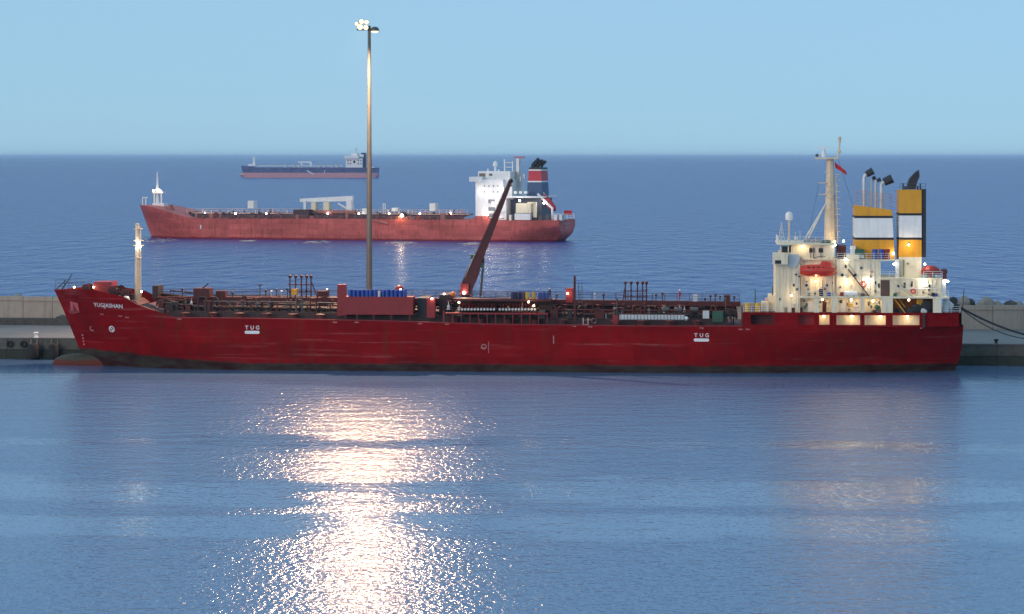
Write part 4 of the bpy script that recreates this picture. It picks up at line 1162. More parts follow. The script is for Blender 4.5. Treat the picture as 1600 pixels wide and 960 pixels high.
for (a, b), m in ((((1325, 421), (1358, 463)), M_deckred), (((1398, 437), (1420, 463)), M_cream), (((1398, 468), (1414, 489)), M_orange)):
    b_ = MB(); A_ = Vector(F.p(*a, -7.35)); B_ = Vector(F.p(*b, -7.35))
    for s_ in (0, .5): b_.rod(A_ + Vector((0, s_ - .25, 0)), B_ + Vector((0, s_ - .25, 0)), .09, n=5)
    b_.rod(A_ + Vector((0, -.25, .9)), B_ + Vector((0, -.25, .9)), .04, n=4)
    for k in range(9): c_ = A_.lerp(B_, (k + .5) / 9); b_.box(c_.x - .12, c_.x + .12, c_.y - .25, c_.y + .25, c_.z - .03, c_.z + .03)
    b_.build('stair', m, sup)
# small fittings, pipes and cable boxes on the walls
rf = random.Random(33)
def wall_bits(px0, px1, py0, py1, y, n):
    for _ in range(n):
        px = rf.uniform(px0, px1); py = rf.uniform(py0, py1); k = rf.random()
        if k < .45: part(px, py, px + rf.uniform(1.2, 3.2), py + rf.uniform(1.5, 4.5), y - rf.uniform(.1, .35), y, rf.choice((M_black, M_pipegrey, M_green, M_boxred, M_cream, M_galv, M_deckred, M_mastpaint)), 'wall_fitting')
        elif k < .75: part(px, py0, px + .55, py1, y - .12, y, rf.choice((M_cream, M_galv, M_mastpaint, M_pipegrey)), 'wall_pipe')
        else: part(px, py, px + rf.uniform(6, 16), py + .6, y - .14, y, rf.choice((M_cream, M_galv, M_deckred)), 'cable_tray')
wall_bits(1255, 1392, 468, 487, -6.02, 40)
wall_bits(1310, 1372, 411, 462, -6.92, 16)
wall_bits(1254, 1302, 438, 462, -6.22, 12)
wall_bits(1394, 1466, 440, 462, -6.92, 16)
wall_bits(1214, 1248, 424, 480, -7.32, 7)
wall_bits(1246, 1300, 386, 403, -6.12, 7)
wall_bits(1407, 1436, 406, 432, -4.22, 5)
for px, py in ((1316, 430), (1336, 430), (1346, 419), (1260, 446), (1292, 446), (1404, 447), (1452, 447)):
    b_ = MB(); x, y, z = F.p(px, py, -6.95 if px > 1306 else -6.24); b_.lathe([(.02, .05), (.24, .05), (.30, .02), (.30, -.05)], (x, y, z), 12, 'y'); o = b_.build('porthole_rim', M_galv, sup, smooth=True)
    b_ = MB(); b_.lathe([(.02, -.02), (.22, -.02), (.22, -.07), (.02, -.07)], (x, y, z), 12, 'y'); b_.build('porthole_glass', M_glass, o)
for px0, px1, py, y in ((1310, 1374, 436, -7.4), (1398, 1470, 451, -7.2)):
    b_ = MB(); b_.rod(F.p(px0, py, y), F.p(px1, py, y), .05, n=5); b_.build('hand_rail', M_white, sup)
for px, py, w_ in ((1262, 458, 4), (1293, 457, 5), (1302, 458, 4), (1313, 457, 5), (1345, 459, 6), (1396, 459, 5), (1456, 458, 5), (1462, 459, 3)):
    part(px, py, px + w_, 463.6, -7.9, -7.2, rf.choice((M_pipegrey, M_boxred, M_green, M_galv, M_black, M_blue)), 'deck_box')
lamp(rm, F.p(1304, 378, -2.2), E_warm, 90, .15, (1, .74, .42), (0, -.6, .3), 'mast_foot_lamp')
# machinery seen under the boat deck
for px, py, m, r_ in ((1432, 482, M_black, .7), (1448, 478, M_black, .8), (1410, 484, M_soot, .6), (1421, 486, M_soot, .5), (1443, 486, M_galv, .5), (1366, 487, M_black, .35), (1370, 480, M_green, .4)):
    b_ = MB(); x, y, z = F.p(px, py, -6.4); b_.lathe([(r_ * .4, -.8), (r_, -.75), (r_, -.5), (r_ * .55, -.48), (r_ * .55, .48), (r_, .5), (r_, .75), (r_ * .4, .8)], (x, y, z), 12, 'y'); b_.build('mooring_winch', m, sup, smooth=True)
part(1433, 468, 1442, 480, -5.4, -4.6, M_yellow, 'yellow_locker')
part(1396, 484, 1456, 489.2, -6.3, -4.5, M_soot, 'winch_bed')
for px, py in ((1484, 476), (1490, 470), (1494, 480)):
    b_ = MB(); x, y, z = F.p(px, py, -5); b_.lathe([(.2, -.9), (.6, -.85), (.6, .85), (.2, .9)], (x, y, z), 12, 'y'); b_.build('stern_winch', M_galv if px == 1484 else M_soot, sup, smooth=True)
b_ = MB(); b_.rod(F.p(1504, 486, 0), F.p(1506, 452, 0), .09, .05, 6); b_.build('ensign_staff', M_pipegrey, ship)
# poop front drums and lockers
part(1190, 472, 1201, 487, -5, -2, M_cream, 'vent_trunk'); part(1201, 462, 1211.5, 488, -4, 2, M_cream, 'vent_trunk'); part(1196, 467, 1204, 474, -3, 0, mat('pink_locker', (.6, .4, .35), .5), 'deck_locker')
b_ = MB(); b_.rod(F.p(1180, 489, -4), F.p(1180, 452, -4), .12, .08, 6); b_.rod(F.p(1207, 462, -3), F.p(1207, 448, -3), .1, n=6); b_.build('derrick_stub', M_green, sup)
b_ = MB(); b_.rail([F.p(1162, 489.2, -8.1), F.p(1211, 489.2, -8.1)], 1.0, 3, 1.2, .03); b_.build('deck_railing', M_white, sup)

# superstructure lamps
for px, py, y, w_, m in ((1285, 468.5, -7.3, 70, E_warm), (1330, 469, -7.3, 110, E_warm), (1364, 470.5, -7.2, 110, E_warm), (1420, 469, -5.5, 60, E_warm), (1275, 440, -6.9, 110, E_warm), (1323, 441, -7.4, 150, E_warm), (1355, 441, -7.4, 150, E_cool), (1443, 443, -7.6, 150, E_cool),
                         (1229, 404, -7.6, 0, E_warm), (1254, 386, -6.6, 60, E_warm), (1420, 383, -4.9, 130, E_warm), (1397, 413, -5.6, 60, E_cool), (1445, 413, -5.4, 50, E_cool), (1479, 439.5, -6.8, 60, E_cool), (1481, 440, -6.4, 0, E_cool), (1305, 383, -6.5, 40, E_cool), (1318, 377, -4, 0, E_cool), (1396, 396, -3.8, 30, E_cool), (1322, 406, -7.3, 30, E_cool), (1237, 462, -8.4, 45, E_warm), (1262, 420, -7.9, 35, E_warm)):
    lamp(sup, F.p(px, py, y), m, w_ * .55, .15, (1, .74, .42) if m is E_warm else (1, .92, .8), (0, -.45, 0), 'wall_lamp')

# lifeboat on its davits
lb = empty('lifeboat', F.world(F.x(1277.5, -7.6), -7.8, F.z(421, 1277, -7.8)), -F.a)
tag(lb, 'bright orange enclosed lifeboat hanging on davits below the bridge', 'lifeboat')
hw_ = (F.x(1305, -7.8) - F.x(1250, -7.8)) / 2
mb = MB(); n = 16; ring = []
for i in range(n + 1):
    t = i / n; x = -hw_ + 2 * hw_ * t
    e_ = (1 - abs(2 * t - 1) ** 3.2)
    w_ = .15 + 1.0 * e_; zb2 = -1.15 + .45 * (1 - e_); zt2 = .25 + .5 * e_ ** .6
    if .62 < t < .90: zt2 += .55
    mb.v += [(x, 0, zb2), (x, -w_ * .75, zb2 + .35), (x, -w_, -.25), (x, -w_ * .95, .1), (x, -w_ * .6, zt2 - .1), (x, 0, zt2), (x, w_ * .6, zt2 - .1), (x, w_ * .95, .1), (x, w_, -.25), (x, w_ * .75, zb2 + .35)]
for i in range(n):
    for k in range(10): mb.f.append((10 * i + k, 10 * i + (k + 1) % 10, 10 * i + 10 + (k + 1) % 10, 10 * i + 10 + k))
mb.f += [tuple(range(10)), tuple(range(10 * n + 9, 10 * n - 1, -1))]
mb.build('boat_hull', M_lifeboat, lb, smooth=True)
b_ = MB(); b_.box(-hw_ * .93, hw_ * .93, -1.13, -1.03, -.2, -.08); b_.build('grab_rail', mat('faded_orange', (.6, .12, .08), .5), lb)
for k in range(4): b_ = MB(); b_.box(-1.6 + k * .75, -1.25 + k * .75, -1.0, -.86, .22, .42); b_.build('window', M_glass, lb)
b_ = MB(); b_.tube([(hw_ - .3, -.4, -.8), (hw_ + .1, -.4, -.5), (hw_ + .1, .4, -.5)], .07, 5); b_.build('propeller_guard', M_pipedark, lb)
for px in (1252, 1303):
    b_ = MB(); b_.tube([F.p(px, 463, -6.6), F.p(px, 425, -6.6), F.p(px, 404, -7.2), F.p(px, 401, -8)], .13, 6); b_.build('lifeboat_davit', M_cream, sup)

# ------------------------------------------------------------------ drums standing on deck
dm_ = {}
ORD = ['first', 'second', 'third', 'fourth', 'fifth', 'sixth', 'seventh', 'eighth', 'ninth', 'tenth', 'eleventh', 'twelfth', 'thirteenth', 'fourteenth']
def drum(px, base_py, y, m, label, group, s_=1.0):
    if m.name not in dm_:
        b_ = MB(); b_.lathe([(.26, 0), (.29, .02), (.29, .30), (.31, .32), (.29, .34), (.29, .62), (.31, .64), (.29, .66), (.29, .95), (.26, .97), (.26, .93), (.01, .93)], n=14)
        o = b_.build('steel_drum', m, smooth=True); dm_[m.name] = o
    else:
        o = dm_[m.name].copy(); COL.objects.link(o)
    x, _, z = F.p(px, base_py, y)
    o.location = F.world(x, y, z); o.scale = (s_, s_, s_ * 1.12)
    o.rotation_euler = (0, 0, random.uniform(0, 3))
    return tag(o, label, 'drum', group)
for row, y in ((0, -7.0), (1, -6.2)):
    for k in range(14):
        if row == 0 and k in (7,): continue
        drum(547 + k * 6.5 + row * 2 + rnd.uniform(-.5, .5), 464 + .1, y + rnd.uniform(-.12, .12), M_blue, ORD[k] + ' blue drum from the left in the ' + ('front' if row == 0 else 'back') + ' row on the red deck tank', 'blue drums on the red deck tank', rnd.uniform(.97, 1.05))
drum(592.5, 464, -7.1, M_galv, 'pale grey drum among the blue drums on the red deck tank', None, .8)
for k in range(5): drum(801 + k * 4.6 if k < 4 else 818, 468, -5.6 + .7 * (k % 2), M_purple, ORD[k] + ' dark navy drum from the left on the manifold platform', 'navy drums on the manifold platform')
for k, px in enumerate((823.5, 834)): drum(px, 468, -5.9, M_yellow, ('left' if k == 0 else 'right') + ' one of the two yellow drums on the manifold platform', 'yellow drums on the manifold platform', 1.05)
for k in range(3): drum(843 + 6 * k, 468, -5.6, M_blue, ORD[k] + ' blue drum to the right of the yellow drums on the manifold platform', 'blue drums on the manifold platform')
for k, px in enumerate((1168, 1184)): drum(px, 488.6, -6.2, M_yellow, ('left' if k == 0 else 'right') + ' one of the two yellow drums on the poop before the cream tower', 'yellow drums on the poop', 1.35)
for k, (px, m, lab) in enumerate(((1367, M_blue, 'large blue drum before the forward funnel, beside the red drum'), (1377, M_blue, 'blue drum before the forward funnel, nearest the red drum'), (1386, M_boxred, 'large red drum between the two funnels'))):
    drum(px, 406, -5.0, m, lab, 'drums before the funnels', 1.5)
drum(1283, 463.6, -7.6, M_black, 'black drum on the boat deck below the lifeboat', None, 1.1)
b_ = MB(); x, y, z = F.p(1329, 459, -7.6); b_.lathe([(.1, -1.05), (.42, -.95), (.46, -.5), (.46, .5), (.42, .95), (.1, 1.05)], (0, 0, 0), 14, 'x')
o = b_.build('life_raft_canister', M_white, smooth=True); o.location = F.world(x, y, z); o.rotation_euler = (0, 0, -F.a)
b_ = MB()
for s_ in (-.5, .5): b_.box(s_ - .1, s_ + .1, -.4, .4, -.62, -.3)
b_.build('cradle', M_pipegrey, o)
tag(o, 'white life raft canister on the boat deck under the slanting stair', 'life raft')

# ------------------------------------------------------------------ people on deck
def person(loc, facing, label, cloth, helmet_m, h=1.75):
    e = empty('person', loc, facing)
    tag(e, label, 'person')
    J = [((0, 0, .98), .15, None), ((0, 0, 1.2), .15, 0), ((0, 0, 1.42), .17, 1), ((0, 0, 1.54), .065, 2), ((0, -.02, 1.66), .10, 3), ((0, -.02, 1.76), .075, 4),
         ((-.2, 0, 1.42), .075, 2), ((-.27, -.02, 1.14), .055, 6), ((-.25, -.16, .92), .042, 7), ((.2, 0, 1.42), .075, 2), ((.27, -.02, 1.14), .055, 9), ((.22, -.18, .95), .042, 10),
         ((-.1, 0, .9), .11, 0), ((-.12, -.04, .5), .08, 12), ((-.12, 0, .09), .055, 13), ((-.12, -.15, .04), .045, 14), ((.1, 0, .9), .11, 0), ((.13, .06, .5), .08, 16), ((.13, .1, .09), .055, 17), ((.13, -.05, .04), .045, 18)]
    me = bpy.data.meshes.new('body'); me.from_pydata([j[0] for j in J], [(j[2], i) for i, j in enumerate(J) if j[2] is not None], [])
    o = bpy.data.objects.new('body', me); COL.objects.link(o); o.parent = e
    sk = o.modifiers.new('skin', 'SKIN')
    for i, j in enumerate(J):
        me.skin_vertices[0].data[i].radius = (j[1], j[1]); me.skin_vertices[0].data[i].use_root = (i == 0)
    o.modifiers.new('sub', 'SUBSURF').levels = 1
    me.materials.append(cloth)
    b_ = MB(); b_.lathe([(.115, 1.70), (.15, 1.71), (.125, 1.74), (.11, 1.80), (.07, 1.845), (.01, 1.86)], (0, -.02, 0), 12); b_.build('helmet', helmet_m, e, smooth=True)
    b_ = MB(); b_.ball((0, -.055, 1.655), .085, 10, 1.15); b_.build('face', M_skin, e, smooth=True)
    e.scale = [h / 1.8] * 3
    return e
person(F.world(F.x(1062, -.5), -.5, CW(1062) + .01), -F.a + 1.2, 'person in red coveralls and white helmet standing on the catwalk', M_coverall, M_white)
person(F.world(F.x(859, -3), -3, F.z(468, 859, -3)), -F.a - .6, 'person in dark coveralls and pale helmet at the manifold platform end', M_navycloth, mat('pale_helmet', (.75, .45, .5), .4))

# ------------------------------------------------------------------ mooring ropes
def rope(pts, label, r=.09, sag=0.0):
    A_, B_ = Vector(pts[0]), Vector(pts[1]); N_ = 14
    b_ = MB(); P_ = [tuple(A_.lerp(B_, k / N_) - Vector((0, 0, sag * 4 * (k / N_) * (1 - k / N_)))) for k in range(N_ + 1)]
    o = b_.tube(P_, r, 6).build('mooring_rope', M_rope, smooth=True)
    return tag(o, label, 'rope', 'mooring ropes')
x, y, z = F.p(1503, 482, -4); st_w = F.world(x, y, z)
rope([st_w, quay_pt(88, 3, QZ + .6)], 'thick dark stern rope running down from the tanker to the quay at right', .17, .9)
rope([F.world(x, 4, z), quay_pt(84, 6, QZ + .6)], 'thinner stern rope behind the thick one at right', .08, 1.2)
rope([F.world(XB + 1.0, .3, F.z(458, 84)), quay_pt(-74.2, 9, QZ + .5)], 'thin rope hanging from the bow tip down to the quay', .05, .3)

# ------------------------------------------------------------------ second tanker at anchor
G = Frame(-61.5, 1040.0, 16.0)
s2 = G.root('anchored_tanker')
tag(s2, 'pale red tanker at anchor in the middle distance with white bridge and striped funnel', 'tanker')
HB2 = 15.0
X2B, X2S = G.x(218, 0), G.x(898, HB2 - 3)
_p2 = [(218, 321), (240, 322), (262, 328), (285, 339), (300, 342), (500, 342), (735, 344.5), (740, 338), (762, 338), (764, 345), (860, 345), (899, 343)]
yy2 = lambda p: -HB2 if p > 280 else -8
T2X = [G.x(p, yy2(p)) for p, _ in _p2]; T2Z = [G.z(q_, p, yy2(p)) for p, q_ in _p2]
def b2(x, z):
    st_ = X2B + 5.5 * max(0, min(1, (13.5 - z) / 13)); d_ = max(0, x - st_) / (34 - 1.1 * max(0, min(12, z)))
    b = HB2 if d_ >= 1 else HB2 * (1 - (1 - d_) ** (1.9 + .05 * max(0, z)))
    e_ = max(0, X2S - x); f_ = max(0, min(1, z / 6)); Ls = 30 - 18 * f_; tr = .35 + .5 * f_
    if e_ < Ls: b *= tr + (1 - tr) * (1 - (1 - e_ / Ls) ** 2)
    return b
def simple_hull(xb, xs, bf, tx, tz, stem_run, ztop0, name, m, parent, NS=120, NR=12, stern_cut=4.0):
    mb = MB(); W_ = NR + 1
    for i in range(NS + 1):
        s_ = i / NS; zt = interp(tx, tz, xb + (xs - xb) * s_)
        for sg in (-1, 1):
            for j in range(W_):
                z = -1.5 + (zt + 1.5) * j / NR
                st_ = xb + stem_run * max(0, min(1, (ztop0 - z) / ztop0)); se = xs - (max(0, 3 - z) * stern_cut / 4.5)
                x = st_ + (se - st_) * s_
                mb.v.append((x, sg * bf(x, z), z))
    for i in range(NS):
        for j in range(NR):
            a = i * 2 * W_ + j; b = a + 2 * W_
            mb.f.append((a, b, b + 1, a + 1)); mb.f.append((a + W_, a + W_ + 1, b + W_ + 1, b + W_))
        a = i * 2 * W_ + NR; b = a + 2 * W_; mb.f.append((a, b, b + W_, a + W_))
    base = NS * 2 * W_; mb.f += [(base + j, base + W_ + j, base + W_ + j + 1, base + j + 1) for j in range(NR)]
    return mb.build(name, m, parent, smooth=True)
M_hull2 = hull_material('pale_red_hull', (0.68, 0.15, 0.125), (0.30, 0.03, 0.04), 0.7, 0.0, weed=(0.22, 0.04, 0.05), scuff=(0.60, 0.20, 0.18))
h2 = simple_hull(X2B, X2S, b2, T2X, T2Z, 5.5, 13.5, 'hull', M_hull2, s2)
def gb(px0, py0, px1, py1, y0, y1, m, nm, parent=s2):
    b_ = MB(); G.box(b_, px0, py0, px1, py1, y0, y1); return b_.build(nm, m, parent)
# deck gear
zd2 = lambda px: interp(T2X, T2Z, G.x(px, -HB2))
M_deck2 = mat('dark_deck_gear', (.06, .03, .045), .6, var=.4)
M_pinkdeck = mat('rust_pink_gear', (.42, .16, .13), .6, var=.25)
rnd = random.Random(9)
for k, (y, h_, r_, m) in enumerate(((-9, 1.2, .45, M_deck2), (-7, 2.0, .4, M_deck2), (-5, 2.4, .45, M_deck2), (-2, 3.0, .5, M_deck2), (2, 3.2, .45, M_deck2), (6, 3.6, .4, M_deck2), (0, 4.4, .3, M_pinkdeck))):
    b_ = MB(); b_.tube([(G.x(292, 0), y, zd2(300) + h_ * .5), (G.x(732, 0), y, zd2(700) + h_ * .5)], r_ * .7, 6); b_.build('deck_pipe', m, s2)
for k in range(58):
    px = 290 + k * 7.6 + rnd.uniform(-2, 2); y = rnd.choice((-12, -10, -6, -3)); x = G.x(px, y); z = zd2(px); hh = rnd.uniform(.8, 2.6); w_ = rnd.uniform(.3, 1.0)
    b_ = MB(); b_.box(x - w_, x + w_, y - .5, y + .5, z - .05, z + hh); b_.build('deck_fitting', rnd.choice((M_deck2, M_deck2, M_boxred, M_pinkdeck, M_deck2)), s2)
b_ = MB(); b_.rail([(G.x(p, -HB2 + .4), -HB2 + .4, zd2(p)) for p in (305, 450, 600, 732)], 1.3, 3, 3, .06); b_.build('deck_rail', M_pinkdeck, s2)
M_palepink = mat('pale_pink_gear', (.70, .45, .38), .6, var=.2)
gb(290, 333.5, 732, 335.2, -1.5, 1.5, M_palepink, 'catwalk')
b_ = MB(); b_.rail([(G.x(p, -1.4), -1.4, G.z(333.5, 500, -1.4)) for p in (292, 450, 600, 731)], 1.7, 2, 2.2, .09); b_.build('catwalk_rail', M_palepink, s2)
for k in range(52):
    px = 296 + k * 8.3 + rnd.uniform(-3, 3)
    if 455 < px < 555: continue
    hh = rnd.uniform(2, 6.5); gb(px, 334 - hh, px + rnd.uniform(.7, 3.0), 334, -1.2, rnd.uniform(-.8, .6), rnd.choice((M_palepink, M_pinkdeck, M_deck2, M_galv)), 'catwalk_fitting')
gb(387, 314, 396, 326, -2, 2, M_white, 'vent_house'); gb(671, 318, 680, 330, -2, 2, M_white, 'vent_house'); gb(612, 325, 621, 330, -2, 2, M_white, 'vent_house'); gb(566, 326, 574, 337, -2, 2, M_galv, 'vent_house'); gb(458, 328, 482, 343, -8, 2, M_deck2, 'pump_house')
for px in (598, 601): gb(px, 318, px + 1, 336, -1, -.6, M_white, 'vent_post')
cr2 = gb(541, 312, 549, 333, -2, 1, M_white, 'hose_crane')
b_ = MB(); A_ = Vector(G.p(552, 310, -1)); B_ = Vector(G.p(469, 313, -1))
b_.hexa([tuple(B_ + Vector((0, -.4, -.7))), tuple(A_ + Vector((0, -.8, -1.2))), tuple(A_ + Vector((0, .8, -1.2))), tuple(B_ + Vector((0, .4, -.7))), tuple(B_ + Vector((0, -.4, .6))), tuple(A_ + Vector((0, -.8, 1.0))), tuple(A_ + Vector((0, .8, 1.0))), tuple(B_ + Vector((0, .4, .6)))]); b_.build('crane_jib', M_white, cr2)
gb(474, 314, 478, 332, -2, -1, M_white, 'jib_rest', cr2); gb(486, 316, 493, 334, -3, 0, M_cream, 'manifold_house', cr2); gb(505, 316, 514, 330, -3, 0, M_cream, 'manifold_house', cr2)
b_ = MB(); b_.rod(G.p(528, 318, -2), G.p(545, 328, -2), .4, n=5); b_.build('luffing_ram', M_white, cr2)
gb(484, 329, 552, 333, -3.5, 2, M_pinkdeck, 'manifold_platform')
# bow mast with lamps
m2 = MB(); x, y, z = G.p(246, 322); m2.lathe([(.9, z - .5), (.5, z + 9), (.3, z + 14), (.05, z + 14.2)], (x, 0, 0), 8); m2 = m2.build('bow_mast', M_white, s2)
gb(238, 300, 255, 302.5, -1.5, 1.5, M_white, 'mast_platform', m2); gb(240, 302, 242, 319, -1.2, -.8, M_white, 'mast_leg', m2); gb(251, 302, 253, 319, -1.2, -.8, M_white, 'mast_leg', m2); gb(238, 318, 256, 323, -2, 2, M_white, 'mast_house', m2)
E_bow = emit('bow_lamp', (1.0, .80, .50), 7.0)
for dx, py in ((-1.2, 298), (.2, 297), (1.4, 297), (2.2, 299)):
    b_ = MB(); b_.ball((G.x(245, -1) + dx, -1.8, G.z(py, 245, -1)), .42, 10); b_.build('mast_lamp', E_bow, m2, smooth=True)
point_light(m2, (G.x(247, -1), -4, G.z(298, 245)), 70, (1, .8, .55), .8)
for px in (222, 227): gb(px, 308, px + 1.3, 322, -.6, -.2, M_white, 'jackstaff')
gb(222, 308, 231, 309.5, -.5, -.3, M_white, 'jackstaff_arm')
gb(255, 325, 268, 332, -6, -3, M_pinkdeck, 'windlass'); gb(262, 320, 266, 327, -3, 0, M_pinkdeck, 'windlass')
b_ = MB(); x, y, z = G.p(628, 337, -HB2 + 1); b_.ball((x, y, z), .7, 10); b_.build('deck_lamp', E_bow, s2, smooth=True); point_light(s2, (x, y - 1.5, z), 1500, (1, .75, .45), .5)
gb(312.5, 352, 314.5, 358, -HB2 - .12, -HB2 + .2, M_white, 'hull_mark')
b_ = MB(); b_.rod(G.p(582, 345, -HB2 - .3), G.p(606, 350, -HB2 - .3), .35, n=5); b_.build('side_ladder', M_pinkdeck, s2)
# white superstructure
acc = gb(743, 281, 786, 344, -12, 12, M_white, 'superstructure')
acc['label'] = 'white accommodation block with bridge wings'
gb(786.2, 310, 791, 344, -12, 12, M_white, 'accommodation_side', acc); gb(786.2, 281, 800, 312, -9, 9, M_white, 'upper_house', acc); gb(791.2, 310, 846, 345, -6, 10, mat('blue_grey_house', (.10, .12, .17), .6), 'engine_casing', acc)
gb(787, 307, 846, 309.5, -13, 13, M_white, 'boat_deck', acc)
gb(733, 276.5, 748, 284, -16.5, 16.5, M_white, 'bridge_wing', acc); gb(747, 268, 797, 281, -9, 9, M_white, 'wheelhouse', acc)
gb(748.5, 271, 758, 276, -9.2, 9.2, M_glass, 'wheelhouse_window', acc); gb(764, 271.5, 769, 275, -9.2, -8.9, M_glass, 'window', acc)
for r_, py in enumerate((290, 299)):
    for px in (756, 763, 770, 777): gb(px, py, px + 1.6, py + 2, -12.15, -11.9, M_glass, 'window', acc)
for px, py, w_ in ((763, 312, 10), (763, 324, 10), (763, 334, 9)): gb(px, py, px + w_, py + 6, -12.2, -11.9, mat('painted_recess_shade', (.2, .2, .22), .7), 'recess', acc); gb(px - 1, py + 6.2, px + w_ + 14, py + 7.2, -12.8, -12, M_white, 'gallery', acc)  # shade of the recesses painted as dark grey panels on the wall
for px, t_, w_ in ((787.5, 249, 1.4), (800, 252, 1.4)): gb(px, t_, px + w_, 281, -.6, .6, M_white, 'signal_post', acc)
for py in (254, 261, 268): gb(787, py, 801, py + 1, -.4, .4, M_galv, 'mast_bar', acc)
rm2 = gb(806.5, 248, 811, 292, -1, 1, M_galv, 'radar_mast', acc); gb(803, 245, 818, 247, -1, 1, mat('flag_pink', (.55, .12, .12), .6), 'mast_top', acc)
b_ = MB(); x, y, z = G.p(774, 261, 0); b_.lathe([(.5, z - 2), (.5, z), (1.1, z + .3), (.9, z + 1.8), (.1, z + 2.4)], (x, y, 0), 10); b_.build('satellite_dome', M_white, acc, smooth=True)
for px, t_ in ((761, 264), (778, 265), (812, 276), (818, 272)): gb(px, t_, px + 2, t_ + 7, -3, -2, M_galv, 'aerial', acc)
# funnel
def fun(pa, pb_, y0, y1, bands, parent):
    root = None
    for (p0, p1, m, nm) in bands:
        def edge(py): t = (py - 262) / 45; return pa - 3.5 * t + 1.5, pb_ + 2.5 * t - 1
        (a0, a1), (c0, c1) = edge(p1), edge(p0)
        b_ = MB(); b_.hexa([(G.x(a0, y0), y0, G.z(p1, 840, y0)), (G.x(a1, y0), y0, G.z(p1, 840, y0)), (G.x(a1, y0), y1, G.z(p1, 840, y0)), (G.x(a0, y0), y1, G.z(p1, 840, y0)),
                            (G.x(c0, y0), y0, G.z(p0, 840, y0)), (G.x(c1, y0), y0, G.z(p0, 840, y0)), (G.x(c1, y0), y1, G.z(p0, 840, y0)), (G.x(c0, y0), y1, G.z(p0, 840, y0))])
        o = b_.build(nm, m, root or parent); root = root or o
    return root
M_fblue = mat('funnel_blue', (.03, .08, .18), .5); M_fred = mat('funnel_red', (.55, .03, .05), .5); M_fblack = mat('funnel_black', (.012, .018, .022), .5)
f2 = fun(825, 846, -5, 5, [(262, 265, M_fblack, 'funnel'), (265, 267, M_white, 'white_band'), (267, 283, M_fred, 'red_band'), (283, 285, M_white, 'white_band'), (285, 308, M_fblue, 'blue_band')], s2)
for px, t_, px2, w_ in ((833, 252, 843, 1.0), (840, 254, 849, .8), (846, 255, 853, .6)):
    b_ = MB(); b_.tube([G.p(px, 263), G.p(px + 1, 258), G.p(px2, t_ - 3)], w_, 7); b_.build('exhaust_pipe', M_fblack, f2, smooth=True)
for px in (803, 811, 819): gb(px, 299, px + 4, 303, -11, -9, M_white, 'lamp_housing', acc)
gb(806, 318, 829, 333, -13.5, -10, M_cream, 'store_container', acc); gb(804, 334, 828, 344, -14, -10, M_white, 'provision_house', acc); gb(833, 318, 838, 340, -12, -11, M_cream, 'provision_crane', acc); gb(824, 316, 838, 319, -12, -11, M_cream, 'crane_arm', acc)
for px in (795, 833, 842, 853, 866, 874): gb(px, 336, px + 4, 345, -11, -8, rnd.choice((M_white, M_galv, M_pipegrey)), 'mooring_gear', acc)
for px, py, y in ((752, 300, -17), (770, 318, -17), (785, 296, -17), (812, 314, -18), (850, 318, -12), (760, 335, -17)):
    b_ = MB(); b_.ball((G.x(px, y + 4.6), y + 4.6, G.z(py, px, y)), .4, 8); o = b_.build('house_lamp', E_cool, acc, smooth=True); point_light(o, (G.x(px, y), y, G.z(py, px, y)), 420, (1, .92, .84), .5)
for k in range(9):
    px = 320 + k * 48; b_ = MB(); x, y, z = G.p(px, 334, -4); b_.ball((x, y, z), .32, 8); b_.build('deck_lamp', E_cool, s2, smooth=True)
# free-fall lifeboat on its ramp
b_ = MB(); b_.rod(G.p(840, 303, -6), G.p(864, 327, -6), .5, n=6); b_.rod(G.p(848, 301, -3), G.p(866, 330, -3), .5, n=6); b_.rod(G.p(863, 326, -6), G.p(863, 345, -6), .5, n=6); b_.build('lifeboat_ramp', M_white, acc)
b_ = MB(); A_ = Vector(G.p(847, 305, -4)); B_ = Vector(G.p(868, 330, -4)); b_.tube([A_, A_.lerp(B_, .12), A_.lerp(B_, .5), A_.lerp(B_, .85), B_], [.5, 1.4, 1.6, 1.3, .3], 10)
o = b_.build('freefall_lifeboat', M_fred, smooth=True); o.location = (G.X0, G.Y0, 0); o.rotation_euler = (0, 0, -G.a)
tag(o, 'red free-fall lifeboat on the sloping stern ramp of the anchored tanker', 'lifeboat')
b_ = MB(); b_.rail([(G.x(p, -9), -9, zd2(880)) for p in (864, 897)], 2.2, 3, 2.5, .1); b_.build('stern_rail', M_galv, acc)
b_ = MB(); x, y, z = G.p(886, 333, 0); b_.box(x - 1.2, x + 2, -.1, .1, z - .8, z + 1); o = b_.build('stern_flag', M_flag); o.location = (G.X0, G.Y0, 0); o.rotation_euler = (0, 0, -G.a); tag(o, 'red flag at the stern of the anchored tanker', 'flag')
# worn marking on the transom, too far off to read
xs_ = X2S + .06
for k, (u_, w_, z_) in enumerate(((-3.4, 1.5, 6.4), (-1.2, 1.1, 6.4), (1.2, 1.4, 6.4), (3.2, .9, 6.4), (-1.4, 1.6, 4.9), (1.0, 1.3, 4.9))):
    b_ = MB(); b_.add([(xs_, u_ - w_ / 2, z_), (xs_, u_ + w_ / 2, z_), (xs_, u_ + w_ / 2, z_ + 1.0), (xs_, u_ - w_ / 2, z_ + 1.0)], [(0, 1, 2, 3)]); b_.build('stern_marking', mat('grey_letters', (.42, .30, .34), .6), s2, fix=False)

